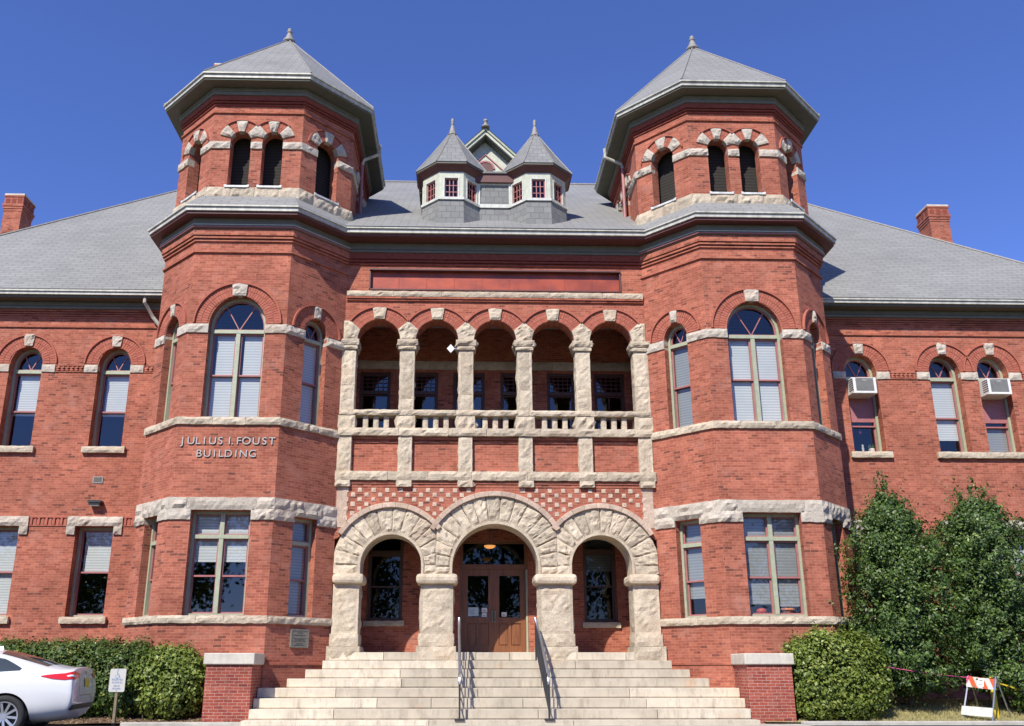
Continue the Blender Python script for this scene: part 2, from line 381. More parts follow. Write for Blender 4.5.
class MB:
    def __init__(s): s.v = []; s.f = []; s.m = []
    def add(s, vs, fs, m=0):
        b = len(s.v); s.v += [tuple(v) for v in vs]
        for f in fs: s.f.append([b + i for i in f]); s.m.append(m)
        return s
    def box(s, F, a0, a1, z0, z1, d0, d1, m=0):
        P = [F.p(a, z, d) for d in (d0, d1) for z in (z0, z1) for a in (a0, a1)]
        return s.add(P, [(4, 5, 7, 6), (1, 0, 2, 3), (0, 4, 6, 2), (5, 1, 3, 7), (6, 7, 3, 2), (0, 1, 5, 4)], m)
    def wbox(s, x0, x1, y0, y1, z0, z1, m=0):
        P = [(x, y, z) for y in (y1, y0) for z in (z0, z1) for x in (x0, x1)]
        return s.add(P, [(4, 5, 7, 6), (1, 0, 2, 3), (0, 4, 6, 2), (5, 1, 3, 7), (6, 7, 3, 2), (0, 1, 5, 4)], m)
    def prism(s, F, pts, d0, d1, m=0, back=False):
        n = len(pts)
        A = [F.p(a, z, d1) for a, z in pts]; B = [F.p(a, z, d0) for a, z in pts]
        fs = [tuple(t) for t in tess([pts])]
        s.add(A, fs, m)
        s.add(A + B, [(i, n + i, n + (i + 1) % n, (i + 1) % n) for i in range(n)], m)
        if back: s.add(B, [t[::-1] for t in fs], m)
        return s
    def ring(s, F, inner, outer, d0, d1, m=0, closed=False):
        n = len(inner); k = n if closed else n - 1
        V = [F.p(a, z, d1) for a, z in inner] + [F.p(a, z, d1) for a, z in outer] + [F.p(a, z, d0) for a, z in inner] + [F.p(a, z, d0) for a, z in outer]
        fs = []
        for i in range(k):
            j = (i + 1) % n
            fs += [(i, n + i, n + j, j), (j, 2 * n + j, 2 * n + i, i), (n + i, 3 * n + i, 3 * n + j, n + j)]
        if not closed:
            fs += [(0, 2 * n, 3 * n, n), (n - 1, 2 * n - 1, 4 * n - 1, 3 * n - 1)]
        return s.add(V, fs, m)
    def panel(s, F, outline, holes, reveal=.24, d=0, m=0, mr=None):
        """a wall face with openings and their reveals"""
        allp = list(outline)
        for h in holes: allp += h
        fs = tess([outline] + holes)
        s.add([F.p(a, z, d) for a, z in allp], fs, m)
        for h in holes:
            n = len(h); A = [F.p(a, z, d) for a, z in h]; B = [F.p(a, z, d - reveal) for a, z in h]
            s.add(A + B, [((i + 1) % n, n + (i + 1) % n, n + i, i) for i in range(n)], m if mr is None else mr)
        return s
    def poly(s, pts, m=0): return s.add(pts, [tuple(range(len(pts)))], m)
    def flat(s, F, pts, d, m=0):
        return s.add([F.p(a, z, d) for a, z in pts], tess([pts]), m)
    def rough(s, F, fn, ns, nt, d0, d1, amp=.02, bulge=.03, edge=.0, seed=0, back=True, wavy=.0):
        """a rock-faced stone: fn(s,t)->(a,z); the rim sits at d1, the middle swells out"""
        V = []; 
        for j in range(nt + 1):
            for i in range(ns + 1):
                x, y = i / ns, j / nt; a, z = fn(x, y)
                rim = i in (0, ns) or j in (0, nt)
                if rim:
                    d = d1 - edge
                    q = noise.noise(Vector((a * 9 + seed, z * 9, seed * 1.7))) * wavy
                    V.append(F.p(a + q * .5, z + q, d))
                else:
                    w = min(1, 5 * min(x, 1 - x, y, 1 - y) + .25)
                    ff = facet(a, z, seed)
                    d = d1 + amp * .95 * w * ff + bulge * .75 * w * (.6 + .8 * noise.noise(Vector((a * 2.7 + seed * 3.1, z * 2.7, seed)))) + amp * (noise.noise(Vector((a * 11 + seed, z * 11, seed * 2.3))) + .8 * noise.noise(Vector((a * 5 + seed, z * 5, seed * 4.3))))
                    V.append(F.p(a, z, max(d, d1 - .005)))
        fs = [(j * (ns + 1) + i, j * (ns + 1) + i + 1, (j + 1) * (ns + 1) + i + 1, (j + 1) * (ns + 1) + i) for j in range(nt) for i in range(ns)]
        rim = [(i, 0) for i in range(ns)] + [(ns, j) for j in range(nt)] + [(i, nt) for i in range(ns, 0, -1)] + [(0, j) for j in range(nt, 0, -1)]
        b = len(V); ids = [j * (ns + 1) + i for i, j in rim]
        for (i, j) in rim:
            a, z = fn(i / ns, j / nt); V.append(F.p(a, z, d0))
        n = len(rim)
        fs += [(ids[k], b + k, b + (k + 1) % n, ids[(k + 1) % n]) for k in range(n)]
        return s.add(V, fs)
    def stone(s, F, a0, a1, z0, z1, d0, d1, amp=.018, bulge=.03, seed=None, res=.075, edge=.008, wavy=.012):
        seed = random.random() * 50 if seed is None else seed
        ns = max(3, int((a1 - a0) / res)); nt = max(3, int((z1 - z0) / res))
        return s.rough(F, lambda x, y: (a0 + (a1 - a0) * x, z0 + (z1 - z0) * y), ns, nt, d0, d1, amp, bulge, edge, seed, wavy=wavy)
    def course(s, F, a0, a1, z0, z1, d0, d1, step=.8, **k):
        """a row of separate stones with thin joints"""
        n = max(1, round((a1 - a0) / step)); cuts = [a0 + (a1 - a0) * (i + (random.uniform(-.2, .2) if 0 < i < n else 0)) / n for i in range(n + 1)]
        for i in range(n): s.stone(F, cuts[i] + (.003 if i else 0), cuts[i + 1] - (.003 if i < n - 1 else 0), z0, z1, d0, d1, **k)
        return s
    def lathe(s, c, prof, n=16, m=0):
        V = []; N = len(prof)
        for k in range(n):
            t = 2 * pi * k / n
            V += [(c[0] + r * cos(t), c[1] + r * sin(t), c[2] + z) for r, z in prof]
        fs = [(k * N + i, ((k + 1) % n) * N + i, ((k + 1) % n) * N + i + 1, k * N + i + 1) for k in range(n) for i in range(N - 1)]
        return s.add(V, fs, m)
    def tube(s, path, r, n=8, m=0):
        P = [Vector(p) for p in path]; V = []
        for i, p in enumerate(P):
            t = ((P[min(i + 1, len(P) - 1)] - p).normalized() + (p - P[max(i - 1, 0)]).normalized()).normalized()
            a = t.cross(Vector((0, 0, 1)) if abs(t.z) < .9 else Vector((0, 1, 0))).normalized(); b = t.cross(a)
            rr = r[i] if isinstance(r, (list, tuple)) else r
            V += [p + (a * cos(2 * pi * k / n) + b * sin(2 * pi * k / n)) * rr for k in range(n)]
        fs = [(i * n + k, i * n + (k + 1) % n, (i + 1) * n + (k + 1) % n, (i + 1) * n + k) for i in range(len(P) - 1) for k in range(n)]
        fs += [tuple(range(n)), tuple(reversed(range((len(P) - 1) * n, len(P) * n)))]
        return s.add(V, fs, m)
    def build(s, name, mats, parent=None, sc=S, smooth=False, bevel=0, loc=None):
        me = bpy.data.meshes.new(name)
        me.from_pydata([(x * sc, y * sc, z * sc) for x, y, z in s.v], [], s.f)
        for mm in (mats if isinstance(mats, (list, tuple)) else [mats]): me.materials.append(M[mm] if isinstance(mm, str) else mm)
        for p, mi in zip(me.polygons, s.m): p.material_index = mi; p.use_smooth = smooth
        me.update()
        o = bpy.data.objects.new(name, me); col.objects.link(o)
        if parent: o.parent = parent
        if loc: o.location = loc
        if bevel:
            bv = o.modifiers.new('bevel', 'BEVEL'); bv.width = bevel; bv.segments = 2; bv.limit_method = 'ANGLE'; bv.angle_limit = radians(40)
        return o
def tess(loops):
    vv = [[Vector((a, b, 0)) for a, b in l] for l in loops]
    flatp = [p for l in vv for p in l]; out = []
    for t in tessellate_polygon(vv):
        a, b, c = (flatp[i] for i in t); ar = (b - a).cross(c - a).z
        if abs(ar) < 1e-9: continue
        out.append(tuple(t) if ar > 0 else tuple(t[::-1]))
    return out
def arch(ac, hw, z0, zs, rise, n=18):
    """opening outline, counter-clockwise"""
    p = [(ac - hw, z0), (ac + hw, z0)]
    if rise <= 0: return p + [(ac + hw, zs), (ac - hw, zs)]
    return p + [(ac + hw * cos(pi * k / n), zs + rise * sin(pi * k / n)) for k in range(n + 1)]
def arc(ac, zc, rx, rz, t0=0, t1=180, n=24):
    return [(ac + rx * cos(radians(t0 + (t1 - t0) * k / n)), zc + rz * sin(radians(t0 + (t1 - t0) * k / n))) for k in range(n + 1)]
def rect(a0, a1, z0, z1): return [(a0, z0), (a1, z0), (a1, z1), (a0, z1)]

def tag(o, label=None, cat=None, group=None, kind=None):
    if label: o['label'] = label
    if cat: o['category'] = cat
    if group: o['group'] = group
    if kind: o['kind'] = kind
    return o
def thing(name, label, cat, loc=(0, 0, 0), group=None, rot=0):
    o = bpy.data.objects.new(name, None); col.objects.link(o)
    o.location = tuple(c * S for c in loc); o.rotation_euler = (0, 0, rot)
    return tag(o, label, cat, group)

B = thing('brick_building', 'red brick and sandstone building with twin belfry towers and an arcaded balcony', 'building')

# ------------------------------------------------------------------ windows
def window(F, ac, hw, z0, zs, rise, lights=1, transom=None, meet=.52, blinds=(1, 1), frame='sage', sash='rose', rec=.17, name='window', bars=True, toplight=False, glass='glass', shade_gap=0.0, bmat='blind'):
    n = 18
    inset = .055
    fo = arch(ac, hw, z0, zs, rise); fi = arch(ac, hw - inset, z0 + .045, zs, max(rise - inset, 0) if rise else 0)
    if not rise: fi = rect(ac - hw + inset, ac + hw - inset, z0 + .045, zs - inset)
    f = MB(); f.ring(F, fi, fo, -rec - .13, -rec, closed=True)
    mw = .045
    top = transom if transom else (zs if rise else zs - inset)
    if transom: f.box(F, ac - hw + inset, ac + hw - inset, transom - .04, transom + .04, -rec - .12, -rec + .012)
    if lights == 2:
        f.box(F, ac - mw, ac + mw, z0 + .045, (transom - .04) if transom else top, -rec - .12, -rec + .006)
        if toplight: f.box(F, ac - mw, ac + mw, transom + .04, zs - inset, -rec - .12, -rec + .006)
    w = f.build(name, frame, B)
    # sashes
    s = MB(); sw = .034; zb = z0 + .045; zt = (transom - .04) if transom else (zs - inset)
    cols = [(ac - hw + inset, ac + hw - inset)] if lights == 1 else [(ac - hw + inset, ac - mw), (ac + mw, ac + hw - inset)]
    zm = zb + (zt - zb) * (1 - meet)
    def rr(a0, a1, c0, c1, d0, d1, w_=sw): s.ring(F, rect(a0 + w_, a1 - w_, c0 + w_, c1 - w_), rect(a0, a1, c0, c1), d0, d1, closed=True)
    for a0, a1 in cols:
        rr(a0, a1, zm - .02, zt, -rec - .085, -rec - .045)
        rr(a0, a1, zb, zm + .02, -rec - .125, -rec - .086)
        if toplight: rr(a0, a1, transom + .04, zs - inset, -rec - .085, -rec - .045, .03)
    if rise and transom:
        ii = arch(ac, hw - inset - .03, transom + .07, zs, rise - inset - .03); oo = arch(ac, hw - inset, transom + .04, zs, rise - inset)
        s.ring(F, ii, oo, -rec - .085, -rec - .045, closed=True)
        if bars:
            for sg in (-1, 1):
                a0, z_0, a1, z_1 = ac, transom + .05, ac + sg * (hw - inset) * .56, zs + (rise - inset) * .80
                L = sqrt((a1 - a0) ** 2 + (z_1 - z_0) ** 2); px, pz = -(z_1 - z_0) / L * .011, (a1 - a0) / L * .011
                s.prism(F, [(a0 - px, z_0 - pz), (a0 + px, z_0 + pz), (a1 + px, z_1 + pz), (a1 - px, z_1 - pz)][::1 if sg < 0 else 1], -rec - .08, -rec - .05)
    s.build('sash', sash, w)
    g = MB()
    for a0, a1 in cols:
        g.flat(F, rect(a0, a1, zm, zt), -rec - .066); g.flat(F, rect(a0, a1, zb, zm), -rec - .106)
        if toplight: g.flat(F, rect(a0, a1, transom, zs - inset), -rec - .066)
    if rise and transom: g.flat(F, arch(ac, hw - inset, transom, zs, rise - inset), -rec - .066)
    g.build('pane', glass, w)
    b = MB()
    for k, (a0, a1) in enumerate(cols):
        bl = blinds if not isinstance(blinds[0], tuple) else blinds[k]
        if bl[0] > 0:
            x0 = a0 + (a1 - a0) * shade_gap  # blind cut back at its left, standing in for a strip in shade
            b.flat(F, rect(x0, a1, zt - (zt - zm) * bl[0], zt), -rec - .115)
            if toplight: b.flat(F, rect(x0, a1, transom + .05, zs - inset), -rec - .118)
        if bl[1] > 0: b.flat(F, rect(a0 + .01, a1 - .01, zm - (zm - zb) * bl[1], zm), -rec - .135)
    if b.v: b.build('blind', bmat, w)
    return w
HALF = .5
def brick_ring(F, ac, zc, r0, r1, t0, t1, d, rows=2, skip=()):
    mb = MB(); gap = .004
    for k in range(rows):
        ra = r0 + (r1 - r0) * k / rows + gap; rb = r0 + (r1 - r0) * (k + 1) / rows - gap
        n = int((ra + rb) / 2 * radians(t1 - t0) / .058)
        for i in range(n):
            ta = t0 + (t1 - t0) * i / n; tb = t0 + (t1 - t0) * (i + 1) / n; e = math.degrees(gap / ra)
            if any(a < (ta + tb) / 2 < b for a, b in skip): continue
            q = [(ac + r * cos(radians(t)), zc + r * sin(radians(t))) for r, t in ((ra, ta + e), (rb, ta + e), (rb, tb - e), (ra, tb - e))]
            mb.prism(F, q, d - .02, d + random.uniform(-.002, .003))
    return mb
def keystone(F, ac, z0, z1, w0, w1, d0, d1, parent, mat='whitestone', name='keystone'):
    mb = MB(); mb.rough(F, lambda x, y: (ac + (x - .5) * 2 * (w0 + (w1 - w0) * y), z0 + (z1 - z0) * y), 5, 6, d0, d1, .02, .03, .006, random.random() * 40)
    return mb.build(name, mat, parent)
def label_ring(F, ac, zc, r, w, d0, d1, t0=0, t1=180, mat='archbrick', rz=None):
    mb = MB(); mb.ring(F, arc(ac, zc, r, rz or r, t0, t1), arc(ac, zc, r + w, (rz or r) + w, t0, t1), d0, d1); return mb

# ------------------------------------------------------------------ the two towers
XI, X1, X2, XO = 3.521, 4.646, 6.791, 7.79
TY, SY = -1.125, -.124         # tower front; front end of its flank
ROOFY, RIDGEZ = 8.89, 17.72
def faces(sg):
    """inner chamfer, front, outer chamfer of one tower; sg=-1 left, 1 right; frames centred on each face"""
    def fr(xa, ya, xb, yb):
        return Fr((xa + xb) / 2, (ya + yb) / 2, xb - xa, yb - ya), sqrt((xb - xa) ** 2 + (yb - ya) ** 2) / 2
    front = fr(sg * X1, TY, sg * X2, TY) if sg > 0 else fr(sg * X2, TY, sg * X1, TY)
    inner = fr(sg * XI, 0, sg * X1, TY) if sg > 0 else fr(sg * X1, TY, sg * XI, 0)
    outer = fr(sg * X2, TY, sg * XO, SY) if sg > 0 else fr(sg * XO, SY, sg * X2, TY)
    return inner, front, outer
def offset_ring(sg, e, back=.0):
    """the tower plan pushed out by e: from the centre wall round to the wing wall"""
    t = tan(radians(22.5)) * e
    r2 = e * sqrt(2)
    pts = [(XI - r2 + 0, 0), (X1 - t, TY - e), (X2 + t, TY - e), (XO + e, SY - t)]
    pts[0] = (X1 - t - (-(TY - e)), 0.0); pts.append((XO + e, 3.2))
    if sg < 0: pts = [(-x, y) for x, y in pts][::-1]
    else: pts = pts[:]
    return pts
def band(sg, z0, z1, e0, e1, mb=None, m=0, e0t=None, closed_top=True):
    """a moulding that follows the tower plan, from offset e0 out to e1"""
    mb = mb or MB()
    I = offset_ring(sg, e0); O = offset_ring(sg, e1)
    if sg > 0: pass
    n = 5
    V = [(x, y, z0) for x, y in I] + [(x, y, z0) for x, y in O] + [(x, y, z1) for x, y in I] + [(x, y, z1) for x, y in O]
    fs = []
    for i in range(n - 1):
        fs += [(n + i, n + i + 1, 3 * n + i + 1, 3 * n + i), (i + 1, n + i + 1, n + i, i)]
        if closed_top: fs.append((2 * n + i, 3 * n + i, 3 * n + i + 1, 2 * n + i + 1))
    fs += [(0, n, 3 * n, 2 * n), (2 * n - 1, n - 1, 3 * n - 1, 4 * n - 1)]
    return mb.add(V, fs, m)

blind_sets = {-1: dict(up=(1, 1), lo=((.62, 0), (.62, 0)), upi=(1, 1), loi=(1, 1)), 1: dict(up=(1, 1), lo=((1, .72), (1, .78)), upi=(1, 1), loi=(1, .5))}
for sg in (-1, 1):
    inner, front, outer = faces(sg)
    wall = MB()
    bs = blind_sets[sg]
    for kind, (F, hl) in (('i', inner), ('f', front), ('o', outer)):
        holes = []
        if kind == 'f':
            hwu = .615; ac = .028 * (-sg) * -1 * 0
            holes += [arch(0, hwu, 6.11, 8.215, .69), rect(-.615, .615, 2.008, 4.12)]
        else:
            hws = .30; zsp = 8.22
            holes += [arch(0, hws, 6.11, zsp, .36), rect(-.30, .30, 2.008, 4.05)]
        wall.panel(F, rect(-hl, hl, 0, 11.0), holes, reveal=.30)
    xs_ = sg * XO
    q = [(xs_, SY, 0), (xs_, 3.4, 0), (xs_, 3.4, 11.0), (xs_, SY, 11.0)]; wall.poly(q if sg > 0 else q[::-1])
    wall.build('tower_wall', 'brick', B)
    # windows
    F, hl = front
    window(F, 0, .615, 6.11, 8.215, .69, 2, 8.12, .5, bs['up'], shade_gap=.16 if sg < 0 else 0)
    window(F, 0, .615, 2.008, 4.12, 0, 2, 3.60, .5, bs['lo'], toplight=True, bmat='blind' if sg < 0 else 'greyblind')
    for k, (F, hl) in enumerate((inner, outer)):
        window(F, 0, .30, 6.11, 8.22, .36, 1, 8.10, .5, bs['upi'], bmat='blind' if sg < 0 else 'greyblind')
        window(F, 0, .30, 2.008, 4.05, 0, 1, 3.53, .5, bs['loi'] if k == 0 else (1, 1), toplight=True, bmat='greyblind')
    # stonework of the faces: sills, lintel band, spring band; brick arches with keystones
    for kind, (F, hl) in (('i', inner), ('f', front), ('o', outer)):
        up = .615 if kind == 'f' else .30
        ol = hl + .025
        si = MB(); si.course(F, -ol, ol, 5.945, 6.106, -.25, .055, .75, amp=.016, bulge=.02); si.build('stone_sill_band', 'stone', B)
        si = MB(); si.course(F, -ol, ol, 1.855, 2.003, -.25, .06, .75, amp=.016, bulge=.02); si.build('stone_sill_band', 'stone', B)
        tp = 4.12 if kind == 'f' else 4.05
        sides = [MB(), MB()]; li = MB()
        sides[0].course(F, -hl - .02, -up, 3.925, 4.15, -.2, .045, .55, amp=.03, bulge=.035); sides[1].course(F, up, hl + .02, 3.925, 4.15, -.2, .045, .55, amp=.03, bulge=.035)
        if kind == 'f':
            li.course(F, -hl - .02, -up - .1, 4.154, 4.385, -.2, .045, .7, amp=.03, bulge=.035); li.course(F, up + .1, hl + .02, 4.154, 4.385, -.2, .045, .7, amp=.03, bulge=.035)
            li.stone(F, -up - .097, up + .097, 4.125, 4.385, -.25, .045, amp=.012, bulge=.02)
        else:
            li.course(F, -hl - .02, -up - .13, 4.154, 4.385, -.2, .045, .7, amp=.03, bulge=.035); li.course(F, up + .13, hl + .02, 4.154, 4.385, -.2, .045, .7, amp=.03, bulge=.035)
            li.stone(F, -up - .127, up + .127, 4.055, 4.385, -.25, .045, amp=.04, bulge=.04)
        for q in sides: q.build('stone_lintel_band', 'whitestone', B)
        li.build('stone_lintel_band', 'whitestone', B)
        for q0, q1 in ((-hl - .02, -up), (up, hl + .02)):
            sp = MB(); sp.course(F, q0, q1, 8.03, 8.23, -.2, .04, .6, amp=.025, bulge=.03); sp.build('spring_band', 'whitestone', B)
        r0 = up + .004; r1 = .93 if kind == 'f' else .62
        zc = 8.255 if kind == 'f' else 8.26
        rise = .69 if kind == 'f' else .36
        a_ = brick_ring(F, 0, zc, r0 + (.03 if kind == 'f' else .02), r1, 0, 180, .010, 2).build('brick_arch', 'archbrick', B)
        label_ring(F, 0, zc, r1, .035, -.05, .055).build('arch_moulding', 'archbrick', a_)
        kz = zc + r0 + .03
        if kind == 'f': keystone(F, 0, 8.90, 9.20, .145, .175, -.1, .05, a_)
        else: keystone(F, 0, 8.60, 8.885, .075, .10, -.1, .05, a_)
    # string course, corbels, frieze, eaves gutter
    st = MB(); band(sg, 9.945, 9.985, -.02, .045, st); st.build('string_course', 'brick', B)
    cb = MB(); band(sg, 10.22, 10.265, -.02, .04, cb); band(sg, 10.285, 10.33, -.02, .075, cb); band(sg, 10.35, 10.50, -.02, .10, cb); cb.build('corbel_course', 'brick', B)
    fz = MB(); band(sg, 10.505, 10.74, -.02, .13, fz); band(sg, 10.52, 10.545, .13, .155, fz, 1); band(sg, 10.575, 10.595, .13, .150, fz, 2); fz.build('frieze', ['frieze', 'rose', 'paleg'], B)
    sf = MB(); band(sg, 10.742, 10.80, -.02, .36, sf); sf.build('soffit', 'maroon', B)
    gt = MB(); band(sg, 10.802, 10.89, .0, .40, gt); band(sg, 10.892, 10.93, .0, .435, gt); gt.build('gutter', 'trim', B)
    # base: a slightly thicker plinth
    pl = MB(); band(sg, -.2, 1.06, -.05, .035, pl); band(sg, 1.062, 1.10, -.05, .055, pl); pl.build('plinth', 'brick', B)
    # pent roof between the eaves and the belfry
    I = offset_ring(sg, -.04); O = offset_ring(sg, .43)
    pr_ = MB(); pr_.add([(x, y, 10.935) for x, y in O] + [(x, y, 11.40) for x, y in I], [(i, i + 1, 6 + i, 5 + i) for i in range(4)]); pr_.build('pent_roof', 'slate', B)

# ------------------------------------------------------------------ belfries
BF, BC, BBK = -1.0, 1.1, 4.4
def oct_plan(sg, e=0):
    t = tan(radians(22.5)) * e; a, b = 4.60, 6.71
    c = 1.06
    pts = [(a - t, BF - e), (b + t, BF - e), (b + c + e, BF + c - t), (b + c + e, BBK - c + t), (b + t, BBK + e), (a - t, BBK + e), (a - c - e, BBK - c + t), (a - c - e, BF + c - t)]
    return pts if sg > 0 else [(-x, y) for x, y in pts][::-1]
def oband(sg, z0, z1, e0, e1, mb=None, m=0, top=True):
    mb = mb or MB(); I = oct_plan(sg, e0); O = oct_plan(sg, e1); n = 8
    V = [(x, y, z0) for x, y in I] + [(x, y, z0) for x, y in O] + [(x, y, z1) for x, y in I] + [(x, y, z1) for x, y in O]; fs = []
    for i in range(n):
        j = (i + 1) % n
        fs += [(n + i, n + j, 3 * n + j, 3 * n + i), (j, n + j, n + i, i)]
        if top: fs.append((2 * n + i, 3 * n + i, 3 * n + j, 2 * n + j))
    return mb.add(V, fs, m)
for sg in (-1, 1):
    P8 = oct_plan(sg)
    wall = MB(); scr = MB()
    for i in range(8):
        (xa, ya), (xb, yb) = P8[i], P8[(i + 1) % 8]
        L = sqrt((xb - xa) ** 2 + (yb - ya) ** 2); F = Fr((xa + xb) / 2, (ya + yb) / 2, xb - xa, yb - ya); hl = L / 2
        if L > 3: cs, hw = [-.95, -.25, .45] if sg > 0 else [.95, .25, -.45], .23
        elif L > 2: cs, hw = [-.375, .375], .24
        else: cs, hw = [0], .305
        holes = [arch(c, hw, 11.70, 12.93, hw) for c in cs]
        wall.panel(F, rect(-hl, hl, 10.6, 14.4), holes, reveal=.28)
        scr.flat(F, rect(-hl, hl, 11.4, 13.4), -.42)
        # sill stones
        bs_ = MB(); bs_.course(F, -hl - .03, hl + .03, 11.37, 11.665, -.2, .05, .6, amp=.03, bulge=.025); bs_.build('belfry_sill_band', 'stone', B)
        sp = MB(); edges = [-hl - .02] + [x for c in cs for x in (c - hw, c + hw)] + [hl + .02]
        edges = [-hl - .02] + sorted(x for c in cs for x in (c - hw, c + hw)) + [hl + .02]
        for k in range(0, len(edges), 2):
            if edges[k + 1] - edges[k] > .05: sp = MB(); sp.stone(F, edges[k], edges[k + 1], 12.70, 12.88, -.15, .045, amp=.03, bulge=.035); sp.build('belfry_spring_band', 'whitestone', B)
        rings = MB()
        for c in cs:
            r1 = hw + .30
            lim = [(40, 140)] if len(cs) > 1 else None
            w_ = brick_ring(F, c, 12.93, hw + .01, hw + .25, 12 if len(cs) == 1 else 45, 168 if len(cs) == 1 else 135, .008, 2).build('belfry_arch', 'archbrick', B)
            for t in ((90,) if True else ()):
                vs = MB()
                for tt in (90, 33, 147):
                    h = 10 if tt == 90 else 10
                    ra, rb = hw - .005, hw + .275
                    fn = lambda x, y, tt=tt, c=c, ra=ra, rb=rb: (c + (ra + (rb - ra) * y) * cos(radians(tt + (.5 - x) * (30 if tt == 90 else 34))), 12.93 + (ra + (rb - ra) * y) * sin(radians(tt + (.5 - x) * (30 if tt == 90 else 34))))
                    vs.rough(F, fn, 5, 5, -.1, .04, .02, .025, .006, random.random() * 40)
                vs.build('keystone', 'whitestone', w_)
            t0 = 15
            if len(cs) == 1: label_ring(F, c, 12.93, hw + .27, .03, -.05, .045, 8, 172).build('arch_moulding', 'archbrick', w_)
            else: label_ring(F, c, 12.93, hw + .285, .03, -.05, .045, 46, 134).build('arch_moulding', 'archbrick', w_)
            fl = MB(); fl.add([F.p(c - hw + .004, 11.705, .05), F.p(c + hw - .004, 11.705, .05), F.p(c + hw - .004, 11.90, -.27), F.p(c - hw + .004, 11.90, -.27)], [(0, 1, 2, 3)])
            fl.prism(F, [(c - hw - .04, 11.655), (c + hw + .04, 11.655), (c + hw + .05, 11.72), (c + hw + .01, 11.715), (c + hw - .02, 11.70), (c - hw + .02, 11.70), (c - hw - .01, 11.715), (c - hw - .05, 11.72)], .045, .075)
            fl.build('sill_flashing', 'flash', B)
    wall.build('belfry_wall', 'brick', B); scr.build('belfry_screen', 'louver', B)
    mb = MB(); oband(sg, 13.655, 13.70, -.02, .04, mb); mb.build('belfry_string_course', 'brick', B)
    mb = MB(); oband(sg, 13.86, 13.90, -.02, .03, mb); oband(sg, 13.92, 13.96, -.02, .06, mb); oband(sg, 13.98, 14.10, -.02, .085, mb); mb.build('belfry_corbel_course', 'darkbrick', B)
    mb = MB(); oband(sg, 14.105, 14.285, -.02, .115, mb); oband(sg, 14.19, 14.215, .115, .135, mb); mb.build('belfry_frieze', 'frieze', B)
    mb = MB(); oband(sg, 14.287, 14.33, -.02, .43, mb); mb.build('belfry_soffit', 'soffit', B)
    mb = MB(); oband(sg, 14.332, 14.42, .0, .46, mb); oband(sg, 14.422, 14.455, .0, .50, mb); mb.build('belfry_gutter', 'trim', B)
    O = oct_plan(sg, .495); ax = (sg * 5.705, 1.7, 17.93)
    mb = MB(); mb.add([(x, y, 14.46) for x, y in O] + [ax], [(i, (i + 1) % 8, 8) for i in range(8)])
    ro = mb.build('belfry_roof', 'slate', B)
    mb = MB()
    for x, y in O: mb.tube([(x, y, 14.47), (ax[0], ax[1], ax[2] + .01)], .022, 6)
    mb.build('hip_cap', 'lead', ro)
    mb = MB(); mb.lathe(ax, [(.0, -.12), (.17, -.10), (.17, -.03), (.12, .0), (.10, .10), (.075, .16), (.06, .22), (.085, .235), (.085, .26), (.045, .275), (.065, .31), (.06, .35), (.03, .38), (0, .385)], 14)
    mb.build('finial', 'lead', ro, smooth=True)
    # downspout from the inner eaves corner down to the lower roof
    x = sg * 3.0
    mb = MB(); mb.tube([(x, 1.35, 14.36), (x, 1.35, 14.1), (sg * 3.42, 1.33, 13.9), (sg * 3.46, 1.33, 13.75)], .045, 8)
    mb.build('downspout', 'trim', B)
    mb = MB(); mb.tube([(sg * 3.46, 1.33, 13.75), (sg * 3.46, 1.33, 12.3)], .045, 8); mb.build('downspout', 'rose', B)

# ------------------------------------------------------------------ the centre: gallery, arcade, porch
BAY = 1.355; CX = -.012
bays = [CX + k * BAY for k in range(-2, 3)]
cols_x = [CX + (k + .5) * BAY for k in range(-3, 3)]
HWG = .5; ZG = 8.335
def arcade_outline(arches, x0, x1, zbot, ztop):
    pts = [(x0, zbot)]
    for c, hw, zc, t0, t1 in arches:
        pts += [(c + hw * cos(radians(t)), zc + hw * sin(radians(t))) for t in np.linspace(t0, t1, 23)]
    pts += [(x1, zbot), (x1, ztop), (x0, ztop)]
    out = [pts[0]]
    for p in pts[1:]:
        if abs(p[0] - out[-1][0]) + abs(p[1] - out[-1][1]) > 1e-4: out.append(p)
    return out
up_ = MB(); up_.prism(W0, arcade_outline([(c, HWG, ZG, 180, 0) for c in bays], -3.62, 3.62, 8.30, 9.60), -.42, 0, back=True)
up_.prism(W0, rect(-3.62, -2.975, 9.60, 10.10), -.42, 0); up_.prism(W0, rect(2.975, 3.62, 9.60, 10.10), -.42, 0)
up_.prism(W0, rect(-3.62, 3.62, 10.10, 11.0), -.42, 0)
up_.build('gallery_wall', 'brick', B)
mb = MB(); mb.flat(W0, rect(-2.975, 2.975, 9.60, 10.10), -.07)
for i in range(1, 9): mb.box(W0, -2.975 + i * .66, -2.96 + i * .66, 9.61, 10.09, -.07, -.06)
mb.build('metal_panel', 'copper', B)
mb = MB(); mb.box(W0, -3.0, 3.0, 10.085, 10.125, -.05, .06); mb.box(W0, -3.0, -2.965, 9.60, 10.085, -.05, .03); mb.box(W0, 2.965, 3.0, 9.60, 10.085, -.05, .03); mb.box(W0, -3.0, 3.0, 9.585, 9.612, -.05, .03)
mb.build('panel_frame', 'maroon', B)
mb = MB(); mb.course(W0, -3.50, 3.50, 9.395, 9.53, -.1, .085, 1.2, amp=.012, bulge=.015); mb.build('stone_course', 'stone', B)
mb = MB(); mb.box(W0, -3.5, 3.5, 9.30, 9.335, -.05, .045); mb.box(W0, -3.5, 3.5, 9.345, 9.385, -.05, .075); mb.build('string_course', 'brick', B)
mb = MB()
for z0, z1, e in ((10.222, 10.267, .04), (10.287, 10.332, .075), (10.352, 10.502, .10)): mb.box(W0, -3.9, 3.9, z0, z1, -.05, e)
